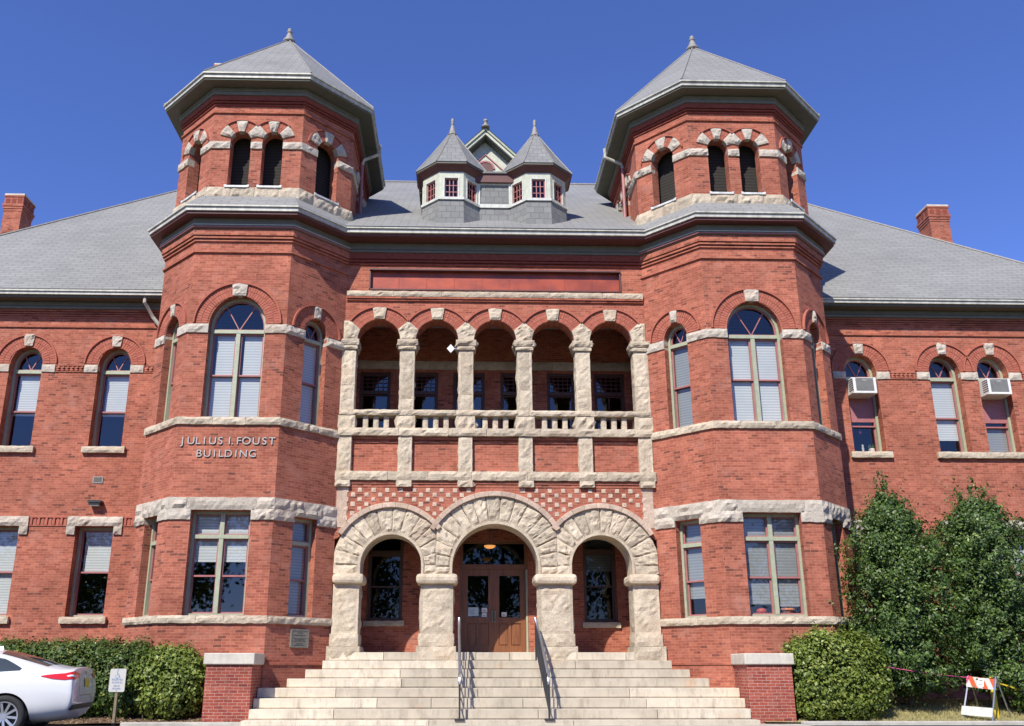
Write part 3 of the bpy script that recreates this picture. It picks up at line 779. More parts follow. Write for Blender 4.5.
mb.build('corbel_course', 'darkbrick', B)
mb = MB(); mb.box(W0, -3.9, 3.9, 10.507, 10.738, -.05, .13); mb.box(W0, -3.9, 3.9, 10.56, 10.58, .13, .15, 1); mb.build('frieze', ['frieze', 'soffit'], B)
mb = MB(); mb.box(W0, -4.2, 4.2, 10.744, 10.798, -.05, .50); mb.build('soffit', 'maroon', B)
mb = MB(); mb.box(W0, -4.4, 4.4, 10.804, 10.893, -.05, .56); mb.box(W0, -4.4, 4.4, 10.895, 10.933, -.05, .60); mb.build('gutter', 'trim', B)

def rough_block(mb, x0, x1, y0, y1, z0, z1, amp=.018, bulge=.02, res=.075, edge=.006, wavy=.01, sides=True):
    """a squared stone, rock-faced in front and on its two flanks"""
    for F, hl in ((Fr((x0 + x1) / 2, y0, 1, 0), (x1 - x0) / 2),) + (((Fr(x1, (y0 + y1) / 2, 0, 1), (y1 - y0) / 2), (Fr(x0, (y0 + y1) / 2, 0, -1), (y1 - y0) / 2)) if sides else ()):
        mb.stone(F, -hl, hl, z0, z1, -.06, 0, amp=amp, bulge=bulge, res=res, edge=edge, wavy=wavy)
    mb.wbox(x0 + .012, x1 - .012, y0 + .012, y1, z0 + .004, z1 - .004)
    return mb
ends = (cols_x[0], cols_x[-1])
for x in cols_x:
    h = .17
    xa, xb = x - h, x + h
    mb = MB()
    cuts = [6.62, 7.1 + random.uniform(-.2, .2), 8.075]
    for z0, z1 in zip(cuts, cuts[1:]): rough_block(mb, xa, xb, -.03, .32, z0 + .003, z1 - .003, .016, .014)
    c = mb.build('gallery_column', 'stone', B)
    mb = MB(); rough_block(mb, x - .205, x + .205, -.075, .37, 8.08, 8.17, .012, .02); rough_block(mb, x - .235, x + .235, -.095, .39, 8.173, 8.315, .02, .045)
    mb.build('capital', 'stone', c)
    # springer stone between two arches
    first, last = x == ends[0], x == ends[1]
    def lim(z, sg):
        if (first and sg < 0) or (last and sg > 0): return .14
        a = BAY / 2 - sqrt(max(0, HWG ** 2 - (z - ZG) ** 2)) + .004 if z < 8.575 else None
        if a is None:
            a0 = BAY / 2 - sqrt(HWG ** 2 - .24 ** 2); a = max(.012, a0 * (8.80 - z) / .225)
        return a
    mb = MB()
    fn = lambda s_, t_: (x - lim(8.318 + .47 * t_, -1) + (lim(8.318 + .47 * t_, -1) + lim(8.318 + .47 * t_, 1)) * s_, 8.318 + .47 * t_)
    mb.rough(W0, fn, 6, 9, -.05, .03, .03, .03, .004, random.random() * 30)
    mb.build('springer', 'stone', c)
    mb = MB(); rough_block(mb, x - .215, x + .215, -.05, .3, 6.19, 6.488, .04, .035); mb.build('column_base', 'stone', c)
    mb = MB(); rough_block(mb, x - .155, x + .155, -.055, .2, 5.195, 6.005, .016, .015); mb.build('panel_pier', 'stone', B)
    mb = MB(); rough_block(mb, x - .165, x + .165, -.11, .2, 4.845, 4.985, .03, .05); mb.build('corbel', 'stone', B)
for k, c in enumerate(bays):
    a_ = brick_ring(W0, c, ZG, HWG + .006, .795, 30, 150, .006, 3).build('gallery_arch', 'archbrick', B)
    label_ring(W0, c, ZG, .795, .035, -.05, .05, 33, 147).build('arch_moulding', 'archbrick', a_)
    keystone(W0, c, 8.842, 9.135, .12, .165, -.42, .05, a_, 'stone')
    x0, x1 = cols_x[k] + .155, cols_x[k + 1] - .155
    mb = MB(); mb.flat(W0, rect(x0 - .02, x1 + .02, 5.18, 6.02), -.06); mb.box(W0, x0 - .01, x1 + .01, 5.94, 6.00, -.06, -.005); mb.box(W0, x0 - .01, x1 + .01, 5.87, 5.92, -.06, -.03)
    mb.build('brick_panel', 'brick', B)
    mb = MB(); mb.box(W0, x0 - .02, x1 + .02, 4.915, 4.975, -.1, .05); mb.box(W0, x0 - .02, x1 + .02, 4.845, 4.895, -.1, .03); mb.build('brick_moulding', 'brick', B)
    for j in (-1, 0, 1):
        xx = c + j * .235
        mb = MB(); rough_block(mb, xx - .058, xx + .058, .02, .16, 6.183, 6.493, .008, .004, .05, .004, .004); mb.build('baluster', 'stone', B)
mb = MB(); mb.course(W0, -3.555, 3.555, 6.01, 6.185, -.3, .10, 1.1, amp=.02, bulge=.025); mb.build('balcony_ledge', 'stone', B)
mb = MB(); mb.course(W0, -3.55, 3.55, 6.495, 6.62, -.25, .07, 1.3, amp=.02, bulge=.02); mb.build('balustrade_rail', 'stone', B)
mb = MB(); mb.course(W0, -3.57, 3.57, 4.99, 5.19, -.3, .11, 1.0, amp=.022, bulge=.035); mb.build('stone_course', 'stone', B)

# lower arcade
ARC = [(-2.285, .655, 3.135, 1.245), (-.03, .93, 3.10, 1.54), (2.285, .655, 3.135, 1.245)]
MIDX = 1.318
sp = MB()
t_side = (180 - 30, 0 + 39)
ol = [(-3.60, 3.70)]
def arcpts(c, zc, R, t0, t1, n=22): return [(c + R * cos(radians(t)), zc + R * sin(radians(t))) for t in np.linspace(t0, t1, n)]
ol += [(-3.50, 3.70)] + arcpts(ARC[0][0], 3.135, 1.28, 151, 38.5) + arcpts(-.03, 3.10, 1.575, 148.8, 31.2) + arcpts(2.285, 3.135, 1.28, 141.5, 29) + [(3.50, 3.70), (3.60, 3.70), (3.60, 4.99), (-3.60, 4.99)]
sp.prism(W0, ol, -.4, .02); sp.build('spandrel_wall', 'brick', B)
ck = MB()
for r in range(12):
    z = 4.775 - r * .104
    for i in range(-14, 15):
        x = i * .30 + (.15 if r % 2 else 0) + CX
        if abs(x) > 3.42: continue
        ok = True
        for c, hw, zc, R in ARC:
            if (x - c) ** 2 + (z - zc) ** 2 < (R + .17) ** 2: ok = False
        if not ok or z < 3.85: continue
        w = .046 + random.uniform(-.004, .004)
        ck = MB(); ck.rough(W0, lambda s_, t_: (x + (s_ - .5) * 2 * w, z + (t_ - .5) * 2 * w), 3, 3, -.02, .034, .006, .004, .002, random.random() * 30); ck.build('checker_stone', 'pinkstone', B)
for x in cols_x:
    xx = min(max(x, -3.44), 3.44)
    z = 4.44 if abs(x) < 3 else 3.95
    if abs(x) > 3: mb = MB(); mb.prism(W0, rect(xx - .12, xx + .11, z, 4.84), 0, .03); mb.build('pink_pilaster', 'pinkstone', B)
for k, (c, hw, zc, R) in enumerate(ARC):
    xl = (-3.515, -MIDX, MIDX)[k]; xr = (-MIDX, MIDX, 3.515)[k]
    vo = MB()
    n = 15 if k == 1 else 12
    ts = [180 * i / n + (random.uniform(-2, 2) if 0 < i < n else 0) for i in range(n + 1)]
    def outer_r(t):
        co = cos(radians(t)); lim = R + .015
        if co > 1e-3: lim = min(lim, (xr - c) / co)
        if co < -1e-3: lim = min(lim, (xl - c) / co)
        return lim
    for i in range(n):
        e = .25
        def fn(s_, t_, a=ts[i] + e, b=ts[i + 1] - e):
            t = b + (a - b) * s_; r0 = hw + .055; r = r0 + (outer_r(t) - .003 - r0) * t_
            return (c + r * cos(radians(t)), zc + r * sin(radians(t)))
        vo.rough(W0, fn, 8, 9, -.3, .05, .027, .022, .012, random.random() * 60, wavy=.012)
    for x0, x1 in ((xl, c - hw - .055), (c + hw + .055, xr)): vo.stone(W0, x0, x1, 2.95, zc - .004, -.3, .05, amp=.03, bulge=.04)
    a_ = vo.build('entrance_arch', 'stone', B)
    pth = lambda r: [(c + r, 2.948)] + arc(c, zc, r, r, 0, 180, 30) + [(c - r, 2.948)]
    mb = MB(); mb.ring(W0, pth(hw), pth(hw + .055), -.60, .075); mb.build('arch_edge', 'stone', a_)
    t0, t1 = ((37.0, 149.5), (30.2, 149.8), (30.5, 143.0))[k]
    ho = .004 if k == 1 else 0
    lb = MB(); m_ = 9 if k != 1 else 11
    for i in range(m_):
        ta = t0 + (t1 - t0) * i / m_ + .04; tb = t0 + (t1 - t0) * (i + 1) / m_ - .04
        lb.ring(W0, arc(c, zc, R, R, ta, tb, 6), arc(c, zc, R + .11, R + .11, ta, tb, 6), -.1, .118 + ho)
    lb.build('hood_moulding', 'pinkstone', a_, bevel=.012)
for x0, x1 in ((-3.50, -2.945), (-1.63, -.935), (.905, 1.63), (2.945, 3.50)):
    mb = MB(); mb.stone(W0, x0 + .05, x1 - .05, 1.75, 2.68, -.02, .045, amp=.018, bulge=.018, res=.08)
    for xs_, dr in ((x1, 1), (x0, -1)): mb.stone(Fr(xs_, .23, 0, dr), -.22, .22, 1.75, 2.68, -.05, .012, amp=.02, bulge=.015, res=.09)
    mb.wbox(x0, x1, -.035, .52, 1.695, 2.728)
    p = mb.build('entrance_pier', 'stone', B)
    mb = MB(); mb.wbox(x0 - .10 if abs(x0) < 3.4 else x0 - .02, x1 + .10 if abs(x1) < 3.4 else x1 + .02, -.17, .55, 2.73, 2.944); mb.build('impost', 'stone', p, bevel=.085)
    mb = MB(); rough_block(mb, x0 - .025, x1 + .025, -.075, .54, 1.445, 1.694, .015, .012, .08); rough_block(mb, x0 - .07, x1 + .07, -.14, .57, 1.152, 1.437, .022, .018, .08); mb.build('pier_base', 'stone', p)
# porch room behind the arcade
PY = 1.6; FP = Fr(0, PY, 1, 0)
mb = MB(); mb.panel(FP, rect(-3.6, 3.6, 1.2, 4.6), [rect(-.80, .80, 1.325, 3.90), rect(-2.95, -2.12, 2.05, 4.02), rect(2.10, 2.88, 2.02, 4.06)], reveal=.2)
mb.wbox(-3.62, -3.55, -.02, PY, 1.2, 4.6); mb.wbox(3.55, 3.62, -.02, PY, 1.2, 4.6)
mb.build('porch_wall', 'brick', B)
mb = MB(); mb.wbox(-3.55, 3.55, .40, PY, 4.42, 4.5); mb.build('porch_ceiling', 'tan', B)
mb = MB(); mb.wbox(-.14, .10, .42, PY - .02, 4.12, 4.42); mb.build('ceiling_beam', 'darkwood', B)
window(FP, -2.535, .415, 2.05, 4.02, 0, 1, 3.60, .5, (0, 0), 'darkwood', 'darkwood', rec=.08, toplight=True, glass='darkglass')
window(FP, 2.49, .39, 2.02, 4.06, 0, 1, 3.66, .5, (.55, 0), 'darkwood', 'darkwood', rec=.08, toplight=True, glass='darkglass', bmat='blind')
for x0, x1, z in ((-3.0, -2.07, 2.045), (2.05, 2.93, 2.015)):
    mb = MB(); mb.course(FP, x0, x1, z - .12, z, -.1, .07, .9, amp=.008, bulge=.01); mb.build('window_sill', 'stone', B)
# entrance doors
mb = MB(); mb.ring(FP, rect(-.735, .735, 1.33, 3.235), rect(-.80, .80, 1.325, 3.30), -.16, -.02, closed=True)
mb.ring(FP, rect(-.72, .72, 3.34, 3.83), rect(-.80, .80, 3.30, 3.90), -.16, -.021, closed=True)
fr_ = mb.build('door_frame', 'wood', B)
mb = MB(); mb.flat(FP, rect(-.72, .72, 3.34, 3.83), -.09); mb.build('transom_pane', 'darkglass', fr_)
mb = MB(); mb.box(FP, .745, .79, 1.33, 3.22, -.02, -.002); mb.build('sage_jamb_strip', 'sage', fr_)
for sg in (-1, 1):
    c = sg * .3675; F = FP
    mb = MB(); o = rect(c - .365, c + .365, 1.335, 3.232)
    mb.panel(F, o, [rect(c - .24, c + .24, 2.13, 3.08), rect(c - .255, c - .03, 1.50, 2.0), rect(c + .03, c + .255, 1.50, 2.0)], reveal=.03, d=-.06)
    for q in ((c - .255, c - .03), (c + .03, c + .255)): mb.box(F, q[0] + .025, q[1] - .025, 1.525, 1.975, -.1, -.072); mb.flat(F, rect(q[0], q[1], 1.5, 2.0), -.088)
    d = mb.build('entrance_door', 'wood', B)
    mb = MB(); mb.flat(F, rect(c - .24, c + .24, 2.13, 3.08), -.085); mb.build('door_pane', 'darkglass', d)
    mb = MB(); mb.box(F, c - sg * .335 - .02, c - sg * .335 + .02, 2.02, 2.28, -.062, -.045); mb.tube([F.p(c - sg * .335, 2.05, -.05), F.p(c - sg * .335, 2.07, .0), F.p(c - sg * .335, 2.23, .0), F.p(c - sg * .335, 2.25, -.05)], .011, 6); mb.build('handle', 'bronze', d)
# loggia behind the gallery
LY = 2.0; FL = Fr(0, LY, 1, 0)
lw = [(-3.36, -2.58), (-2.1, -1.38), (-1.0, -.2), (.2, 1.0), (1.38, 2.1), (2.58, 3.36)]
mb = MB(); mb.panel(FL, rect(-3.6, 3.6, 6.0, 9.6), [rect(a, b, 6.7 if 0 < i < 5 else 6.2, 8.22) for i, (a, b) in enumerate(lw)], reveal=.15)
mb.wbox(-3.64, -3.56, .0, LY, 6.0, 9.6); mb.wbox(3.56, 3.64, .0, LY, 6.0, 9.6); mb.build('loggia_wall', 'brick', B)
mb = MB(); mb.wbox(-3.56, 3.56, .31, LY, 6.02, 6.15); mb.build('loggia_floor', 'loggiafloor', B)
mb = MB(); mb.wbox(-3.56, 3.56, .42, LY, 9.42, 9.5); mb.build('loggia_ceiling', 'ceilwhite', B)
mb = MB(); mb.course(FL, -3.55, 3.55, 8.28, 8.50, -.05, .05, 1.0, amp=.015, bulge=.02); mb.build('lintel_course', 'stone', B)
for i, (a, b) in enumerate(lw):
    c, hw = (a + b) / 2, (b - a) / 2; z0 = 6.7 if 0 < i < 5 else 6.2
    w = window(FL, c, hw, z0, 8.22, 0, 1, 7.68, .46, (0, 0), 'darkwood', 'maroon', rec=.06, toplight=True)
    mb = MB(); a0, a1 = c - hw + .06, c + hw - .06
    for k in range(1, 5): x = a0 + (a1 - a0) * k / 5; mb.box(FL, x - .009, x + .009, 7.74, 8.16, -.135, -.11)
    for k in range(1, 4): z = 7.74 + .42 * k / 4; mb.box(FL, a0, a1, z - .009, z + .009, -.133, -.112)
    mb.build('muntin', 'maroon', w)
    if i in (0, 5):
        mb = MB(); mb.box(FL, c - .014, c + .014, z0 + .06, 7.64, -.15, -.12); mb.box(FL, a0, a1, 6.98, 7.02, -.151, -.118); mb.build('muntin', 'maroon', w)

# ------------------------------------------------------------------ the wings
FW = FrWing()
WXR, WXL = 15.02, -15.16; WX = 16.55; YB = 2 * ROOFY - (WY - .48 * WK)
wing_up = {-1: [-8.675, -10.66, -12.65, -14.1], 1: [8.475, 10.45, 11.585, 13.6]}
wing_lo = {-1: [-8.66, -10.665, -12.65, -14.1], 1: [8.475, 10.45, 11.70, 13.6]}
UBL = {(-1, 0): (1, .10), (-1, 1): (1, .10), (1, 1): (1, .62), (1, 2): (0, 1), (1, 0): (0, 0)}
for sg in (-1, 1):
    x0, x1 = (7.03, WXR) if sg > 0 else (WXL, -7.17)
    hu, hl = .365, .40
    mb = MB(); mb.panel(FW, rect(x0, x1, -.2, 9.3), [arch(x, hu, 5.69, 7.58, hu + .09) for x in wing_up[sg]] + [rect(x - hl, x + hl, 2.03, 3.93) for x in wing_lo[sg]], reveal=.32)
    e = sg * WX
    FE = Fr(e, ROOFY, 0, sg); q = ROOFY - WY
    mb.flat(FE, rect(-q, q, -.2, 10.1), 0)
    mb.build('wing_wall', 'brick', B)
    for i, x in enumerate(wing_up[sg]):
        ac = sg > 0 and i in (0, 2)
        window(FW, x, hu, 5.69, 7.58, hu + .09, 1, 7.49, .52 if not ac else .64, UBL.get((sg, i), (1, .3)), rec=.20, shade_gap=.12 if sg < 0 else 0, bmat='greyblind' if sg > 0 and i == 2 else 'blind')
        if ac:
            mb = MB(); mb.box(FW, x - hu + .06, x + hu - .06, 6.45, 7.42, -.262, -.24); mb.build('sash_filler_panel', 'rose', B)
        r = .66
        a_ = brick_ring(FW, x, 7.63, hu + .02, r, 0, 180, .010, 2).build('brick_arch', 'archbrick', B)
        label_ring(FW, x, 7.63, r, .03, -.05, .045).build('arch_moulding', 'archbrick', a_)
        keystone(FW, x, 8.045, 8.325, .09, .125, -.1, .045, a_)
        for q in (-1, 1):
            a0 = x + q * (hu + .15); mb = MB(); mb.stone(FW, a0 - .15, a0 + .15, 7.425, 7.60, -.1, .035, amp=.01, bulge=.015); mb.build('impost_stone', 'whitestone', B)
        if not (sg > 0 and i == 2):
            b = x + .47 + (1.135 if sg > 0 and i == 1 else 0)
            mb = MB(); mb.course(FW, x - .47, b, 5.545, 5.685, -.25, .09, 1.0, amp=.008, bulge=.012); mb.build('window_sill', 'stone', B)
    for i, x in enumerate(wing_lo[sg]):
        bl = {(-1, 0): (1, 0), (-1, 1): (1, 1)}.get((sg, i), (1, .4))
        window(FW, x, hl, 2.03, 3.93, 0, 1, None, .5, bl, rec=.20, shade_gap=.1 if sg < 0 else 0)
        mb = MB(); q = .59
        mb.stone(FW, x - q, x + q, 3.935, 4.135, -.25, .05, amp=.02, bulge=.025)
        mb.stone(FW, x - q, x - hl - .01, 3.75, 3.932, -.15, .05, amp=.02, bulge=.02); mb.stone(FW, x + hl + .01, x + q, 3.75, 3.932, -.15, .05, amp=.02, bulge=.02)
        mb.build('stone_lintel', 'whitestone', B)
        mb = MB(); mb.course(FW, x - .48, x + .48, 1.89, 2.025, -.25, .09, 1.0, amp=.008, bulge=.012); mb.build('window_sill', 'stone', B)
    # saw-tooth band between the arches, soldier band between the lintels
    xs = sorted(wing_up[sg]); spans = [(x0, xs[0] - .68)] + [(a + .68, b - .68) for a, b in zip(xs, xs[1:])] + [(xs[-1] + .68, x1)]
    for a, b in spans:
        if b - a < .15: continue
        mb = MB()
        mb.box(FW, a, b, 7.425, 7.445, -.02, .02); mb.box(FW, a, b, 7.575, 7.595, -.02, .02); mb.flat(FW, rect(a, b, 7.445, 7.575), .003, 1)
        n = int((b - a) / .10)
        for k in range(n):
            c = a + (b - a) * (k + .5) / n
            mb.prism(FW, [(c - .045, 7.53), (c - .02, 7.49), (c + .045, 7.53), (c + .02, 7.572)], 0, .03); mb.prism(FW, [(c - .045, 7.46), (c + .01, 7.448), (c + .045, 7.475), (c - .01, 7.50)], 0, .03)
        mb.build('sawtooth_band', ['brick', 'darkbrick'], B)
    xs = sorted(wing_lo[sg]); spans = [(x0, xs[0] - .6)] + [(a + .6, b - .6) for a, b in zip(xs, xs[1:])] + [(xs[-1] + .6, x1)]
    for a, b in spans:
        if b - a < .1: continue
        mb = MB()
        mb.box(FW, a, b, 4.11, 4.135, -.02, .03)
        mb.box(FW, a, b, 3.93, 3.95, -.02, .02)
        n = int((b - a) / .075)
        for k in range(n):
            c = a + (b - a) * (k + .5) / n; mb.box(FW, c - .022, c + .022, 3.952, 4.108, 0, .012 if k % 2 else .028)
        mb.build('soldier_band', 'archbrick', B)
    mb = MB(); mb.box(FW, x0, x1, 8.50, 8.545, -.05, .035); mb.build('string_course', 'brick', B)
    mb = MB()
    for k, (z0, z1) in enumerate(((8.73, 8.76), (8.78, 8.81), (8.83, 8.86), (8.88, 8.92))): mb.box(FW, x0, x1, z0, z1, -.05,   .018 + .018 * k)
    mb.build('corbel_course', 'brick', B)
    mb = MB(); mb.box(FW, x0, x1, 8.923, 9.085, -.05, .13); mb.box(FW, x0, x1, 8.98, 9.0, .13, .15, 1); mb.build('frieze', ['frieze', 'soffit'], B)
    mb = MB(); mb.box(FW, x0, x1, 9.09, 9.14, -.05, .40); mb.build('soffit', 'soffit', B)
    mb = MB(); g0, g1 = (x0, x1 + .46) if sg > 0 else (x0 - .46, x1); mb.box(FW, g0, g1, 9.143, 9.21, -.05, .45); mb.box(FW, g0, g1, 9.212, 9.25, -.05, .48); mb.build('gutter', 'trim', B)
    if sg < 0:
        mb = MB(); mb.tube([FW.p(-8.03, 9.16, .36), FW.p(-8.03, 9.0, .36), FW.p(-7.88, 8.72, .16), FW.p(-7.66, 8.45, .08), FW.p(-7.62, 6.9, .06)], .048, 8)
        mb.build('downspout', 'trim', B)

# ------------------------------------------------------------------ roofs
RX = 17.08; YE = WY - .49 * WK; ZE = .95 + (9.26 - .95) * WK
RE = RX - (ROOFY - YE)
mb = MB()
for sg in (-1, 1):
    q = [(sg * 5.3, YE, ZE), (sg * RX, YE, ZE), (sg * RE, ROOFY, RIDGEZ), (sg * 5.3, ROOFY, RIDGEZ)]
    mb.poly(q if sg > 0 else q[::-1])
    q = [(sg * RX, YE, ZE), (sg * RX, YB, ZE), (sg * RE, ROOFY, RIDGEZ)]; mb.poly(q if sg > 0 else q[::-1])
    q = [(sg * 5.7, YE, ZE), (sg * 5.7, ROOFY, RIDGEZ - .01), (sg * 5.7, -.615, 10.93)]; mb.poly(q)
mb.poly([(-RX, YB, ZE), (-RE, ROOFY, RIDGEZ), (RE, ROOFY, RIDGEZ), (RX, YB, ZE)])
mb.poly([(-5.72, -.615, 10.94), (5.72, -.615, 10.94), (5.72, ROOFY, RIDGEZ), (-5.72, ROOFY, RIDGEZ)])
roof = mb.build('roof', 'slate', B)
mb = MB(); mb.tube([(-RE, ROOFY, RIDGEZ + .01), (RE, ROOFY, RIDGEZ + .01)], .05, 6)
for sg in (-1, 1): mb.tube([(sg * RE, ROOFY, RIDGEZ + .01), (sg * RX, YE, ZE + .01)], .035, 6)
mb.build('ridge_cap', 'lead', roof)
mb = MB(); mb.wbox(-WX, WX, YB - .55, YB - .5, -.2, 10.1); mb.build('rear_wall', 'brick', B)
mb = MB(); mb.wbox(-WX + .1, WX - .1, 2.3, 15.5, 4.7, 4.9); mb.wbox(-WX + .1, -3.7, 2.3, 15.5, 1.2, 1.3); mb.wbox(3.7, WX - .1, 2.3, 15.5, 1.2, 1.3); mb.build('upper_floor', 'interior', B)
mb = MB(); mb.wbox(-WX + .1, WX - .1, 5.2, 5.3, -.2, 10); mb.build('corridor_wall', 'interior', B)
def chimney(x0, x1, y0, y1, z0, zt, plain=False):
    mb = MB(); h = zt - z0
    mb.wbox(x0, x1, y0, y1, z0, zt - .62)
    if not plain:
        for k, (a, b) in enumerate(((.62, .54), (.54, .46), (.46, .38))): mb.wbox(x0 - .015 - .018 * k, x1 + .015 + .018 * k, y0 - .015 - .018 * k, y1 + .015 + .018 * k, zt - a + .001, zt - b)
        mb.wbox(x0 - .02, x1 + .02, y0 - .02, y1 + .02, zt - .38 + .001, zt - .12)
        n = 3
        for i in range(n):
            c = x0 + (x1 - x0) * (i + .5) / n; mb.box(Fr(c, y0 - .025, 1, 0), -.07, .07, zt - .34, zt - .18, -.01, .0, 1)
        for i in range(n):
            c = y0 + (y1 - y0) * (i + .5) / n; mb.box(Fr(x1 + .025, c, 0, 1), -.07, .07, zt - .34, zt - .18, -.01, 0, 1); mb.box(Fr(x0 - .025, c, 0, -1), -.07, .07, zt - .34, zt - .18, -.01, 0, 1)
    else: mb.wbox(x0, x1, y0, y1, zt - .619, zt - .12)
    mb.wbox(x0 - .04, x1 + .04, y0 - .04, y1 + .04, zt - .119, zt - .06)
    c = mb.build('chimney', ['brick', 'darkbrick'], B)
    mb = MB(); mb.wbox(x0 - .03, x1 + .03, y0 - .03, y1 + .03, zt - .058, zt); mb.build('chimney_cap', 'capstone', c)
chimney(-15.62, -15.05, 6.7, 7.4, 10.5, 15.80)
chimney(14.72, 15.38, 6.7, 7.4, 10.5, 15.86)
chimney(-9.42, -8.82, 7.0, 7.6, 15, 21.15, True)
chimney(9.0, 9.62, 7.0, 7.6, 15, 21.05, True)

# ------------------------------------------------------------------ twin dormers and the gable between them
def ngon(cx, cy, ap, n=8): R = ap / cos(pi / n); return [(cx + R * cos(2 * pi * (i + .5) / n - pi / 2 - 2 * pi / n), cy + R * sin(2 * pi * (i + .5) / n - pi / 2 - 2 * pi / n)) for i in range(n)]
DCX, DCY = 1.075, .75
for sg in (-1, 1):
    c = (sg * DCX, DCY)
    dm = MB(); P = ngon(*c, .72); Q = ngon(*c, .78)
    n = 8
    # slate skirt, flared a little
    dm.add([(x, y, 10.9) for x, y in Q] + [(x, y, 12.02) for x, y in P], [(i, (i + 1) % n, n + (i + 1) % n, n + i) for i in range(n)])
    d = dm.build('dormer', 'slate_big', B)
    wl = MB(); sl = MB(); sash = MB(); pane = MB()
    for i in range(n):
        (xa, ya), (xb, yb) = P[i], P[(i + 1) % n]; F = Fr((xa + xb) / 2, (ya + yb) / 2, xb - xa, yb - ya); hl = sqrt((xb - xa) ** 2 + (yb - ya) ** 2) / 2
        wl.panel(F, rect(-hl, hl, 12.02, 12.80), [rect(-.165, .165, 12.10, 12.62)], reveal=.08)
        sl.box(F, -hl - .02, hl + .02, 12.02, 12.085, -.02, .04)
        sl.ring(F, rect(-.168, .168, 12.095, 12.625), rect(-.20, .20, 12.086, 12.655), 0, .015, closed=True)
        sash.ring(F, rect(-.14, .14, 12.13, 12.59), rect(-.165, .165, 12.10, 12.62), -.07, -.03, closed=True)
        for k in (-1, 1): sash.box(F, k * .047 - .011, k * .047 + .011, 12.13, 12.59, -.065, -.035)
        for z in (12.26, 12.44): sash.box(F, -.14, .14, z - .009, z + .009, -.063, -.037)
        pane.flat(F, rect(-.16, .16, 12.1, 12.62), -.055)
    wl.build('dormer_wall', 'paleg', d); sl.build('dormer_sill', 'dullwhite', d); sash.build('dormer_sash', 'rose', d); pane.build('dormer_pane', 'darkglass', d)
    A, Bq = ngon(*c, .70), ngon(*c, .84); C = ngon(*c, .885)
    sf = MB(); sf.add([(x, y, 12.78) for x, y in A] + [(x, y, 12.93) for x, y in Bq] + [(x, y, 12.94) for x, y in C], [(i, n + i, n + (i + 1) % n, (i + 1) % n)[::-1] for i in range(n)] + [(n + i, 2 * n + i, 2 * n + (i + 1) % n, n + (i + 1) % n)[::-1] for i in range(n)])
    sf.build('dormer_soffit', 'maroon', d)
    ed = MB(); ed.add([(x, y, 12.94) for x, y in C] + [(x, y, 12.995) for x, y in C], [(i, (i + 1) % n, n + (i + 1) % n, n + i) for i in range(n)]); ed.build('dormer_fascia', 'soffit', d)
    ap = (c[0], c[1], 14.45); E = ngon(*c, .90)
    rf = MB(); rf.add([(x, y, 12.99) for x, y in E] + [(c[0] + (x - c[0]) * .62, c[1] + (y - c[1]) * .62, 13.52) for x, y in E] + [ap], [(i, (i + 1) % n, n + (i + 1) % n, n + i) for i in range(n)] + [(n + i, n + (i + 1) % n, 2 * n) for i in range(n)])
    r = rf.build('dormer_roof', 'slate_big', d)
    hp = MB()
    for i in range(n): hp.tube([(*E[i], 13.0), (c[0] + (E[i][0] - c[0]) * .62, c[1] + (E[i][1] - c[1]) * .62, 13.53), ap], .014, 5)
    hp.build('dormer_hip_cap', 'lead', d)
    fn_ = MB(); fn_.lathe(ap, [(0, -.2), (.12, -.15), (.12, -.12), (.095, -.10), (.075, .0), (.045, .13), (.03, .18), (.05, .20), (.03, .22), (.05, .26), (.048, .29), (.025, .31), (.045, .335), (.02, .36), (0, .365)], 12)
    fn_.build('dormer_finial', 'lead', d, smooth=True)
FD = Fr(0, .42, 1, 0)
mb = MB(); mb.box(FD, -.46, .46, 11.3, 12.02, -.2, 0); mb.box(FD, -.40, .40, 12.09, 12.70, -.2, .0); dl = mb.build('dormer_link', 'slate_big', B)
mb = MB(); mb.box(FD, -.44, .44, 12.02, 12.088, -.2, .035); mb.ring(FD, rect(-.36, .36, 12.12, 12.66), rect(-.41, .41, 12.089, 12.70), 0, .03, closed=True); mb.build('link_trim', 'dullwhite', dl)
mb = MB(); mb.box(FD, -.5, .5, 12.70, 12.93, -.3, .1); mb.build('link_cornice', 'maroon', dl)
mb = MB(); mb.prism(Fr(0, .28, 1, 0), rect(-.75, .75, 12.93, 12.98), -1.6, 0); mb.build('link_roof', 'slate_big', dl)
GX = -.20; GY = 1.5; GZ = 14.86; FG = Fr(GX, GY, 1, 0)
mb = MB(); mb.prism(FG, [(-1.5, 12.9), (1.5, 12.9), (1.5, 13.30), (0, GZ - .17), (-1.5, 13.30)], -.1, 0)
gb = mb.build('gable', 'paleg', B)
mb = MB()
mb.add([(GX - 1.75, GY - .35, GZ - 1.75), (GX, GY - .35, GZ), (GX, 5.2, GZ), (GX - 1.75, 5.2, GZ - 1.75), (GX + 1.75, GY - .35, GZ - 1.75), (GX + 1.75, 5.2, GZ - 1.75)], [(0, 1, 2, 3), (1, 4, 5, 2)])
mb.build('gable_roof', 'slate_big', gb)
def chevron(w, off, d0, d1, name, mat, L=1.7):
    z = GZ - off; mb = MB(); mb.prism(FG, [(-L, z - L - w), (0, z - w), (L, z - L - w), (L, z - L), (0, z), (-L, z - L)], d0, d1); return mb.build(name, mat, gb)
chevron(.07, .02, .28, .34, 'bargeboard', 'sage'); chevron(.10, .095, .20, .30, 'bargeboard', 'paleg'); chevron(.05, .20, 0, .2, 'bargeboard', 'soffit')
chevron(.04, .62, 0, .03, 'gable_trim', 'rose', .9)
mb = MB(); mb.prism(FG, arch(0, .21, 13.3, 13.78, .2), 0, .015); mb.build('gable_louvre', 'maroon', gb)
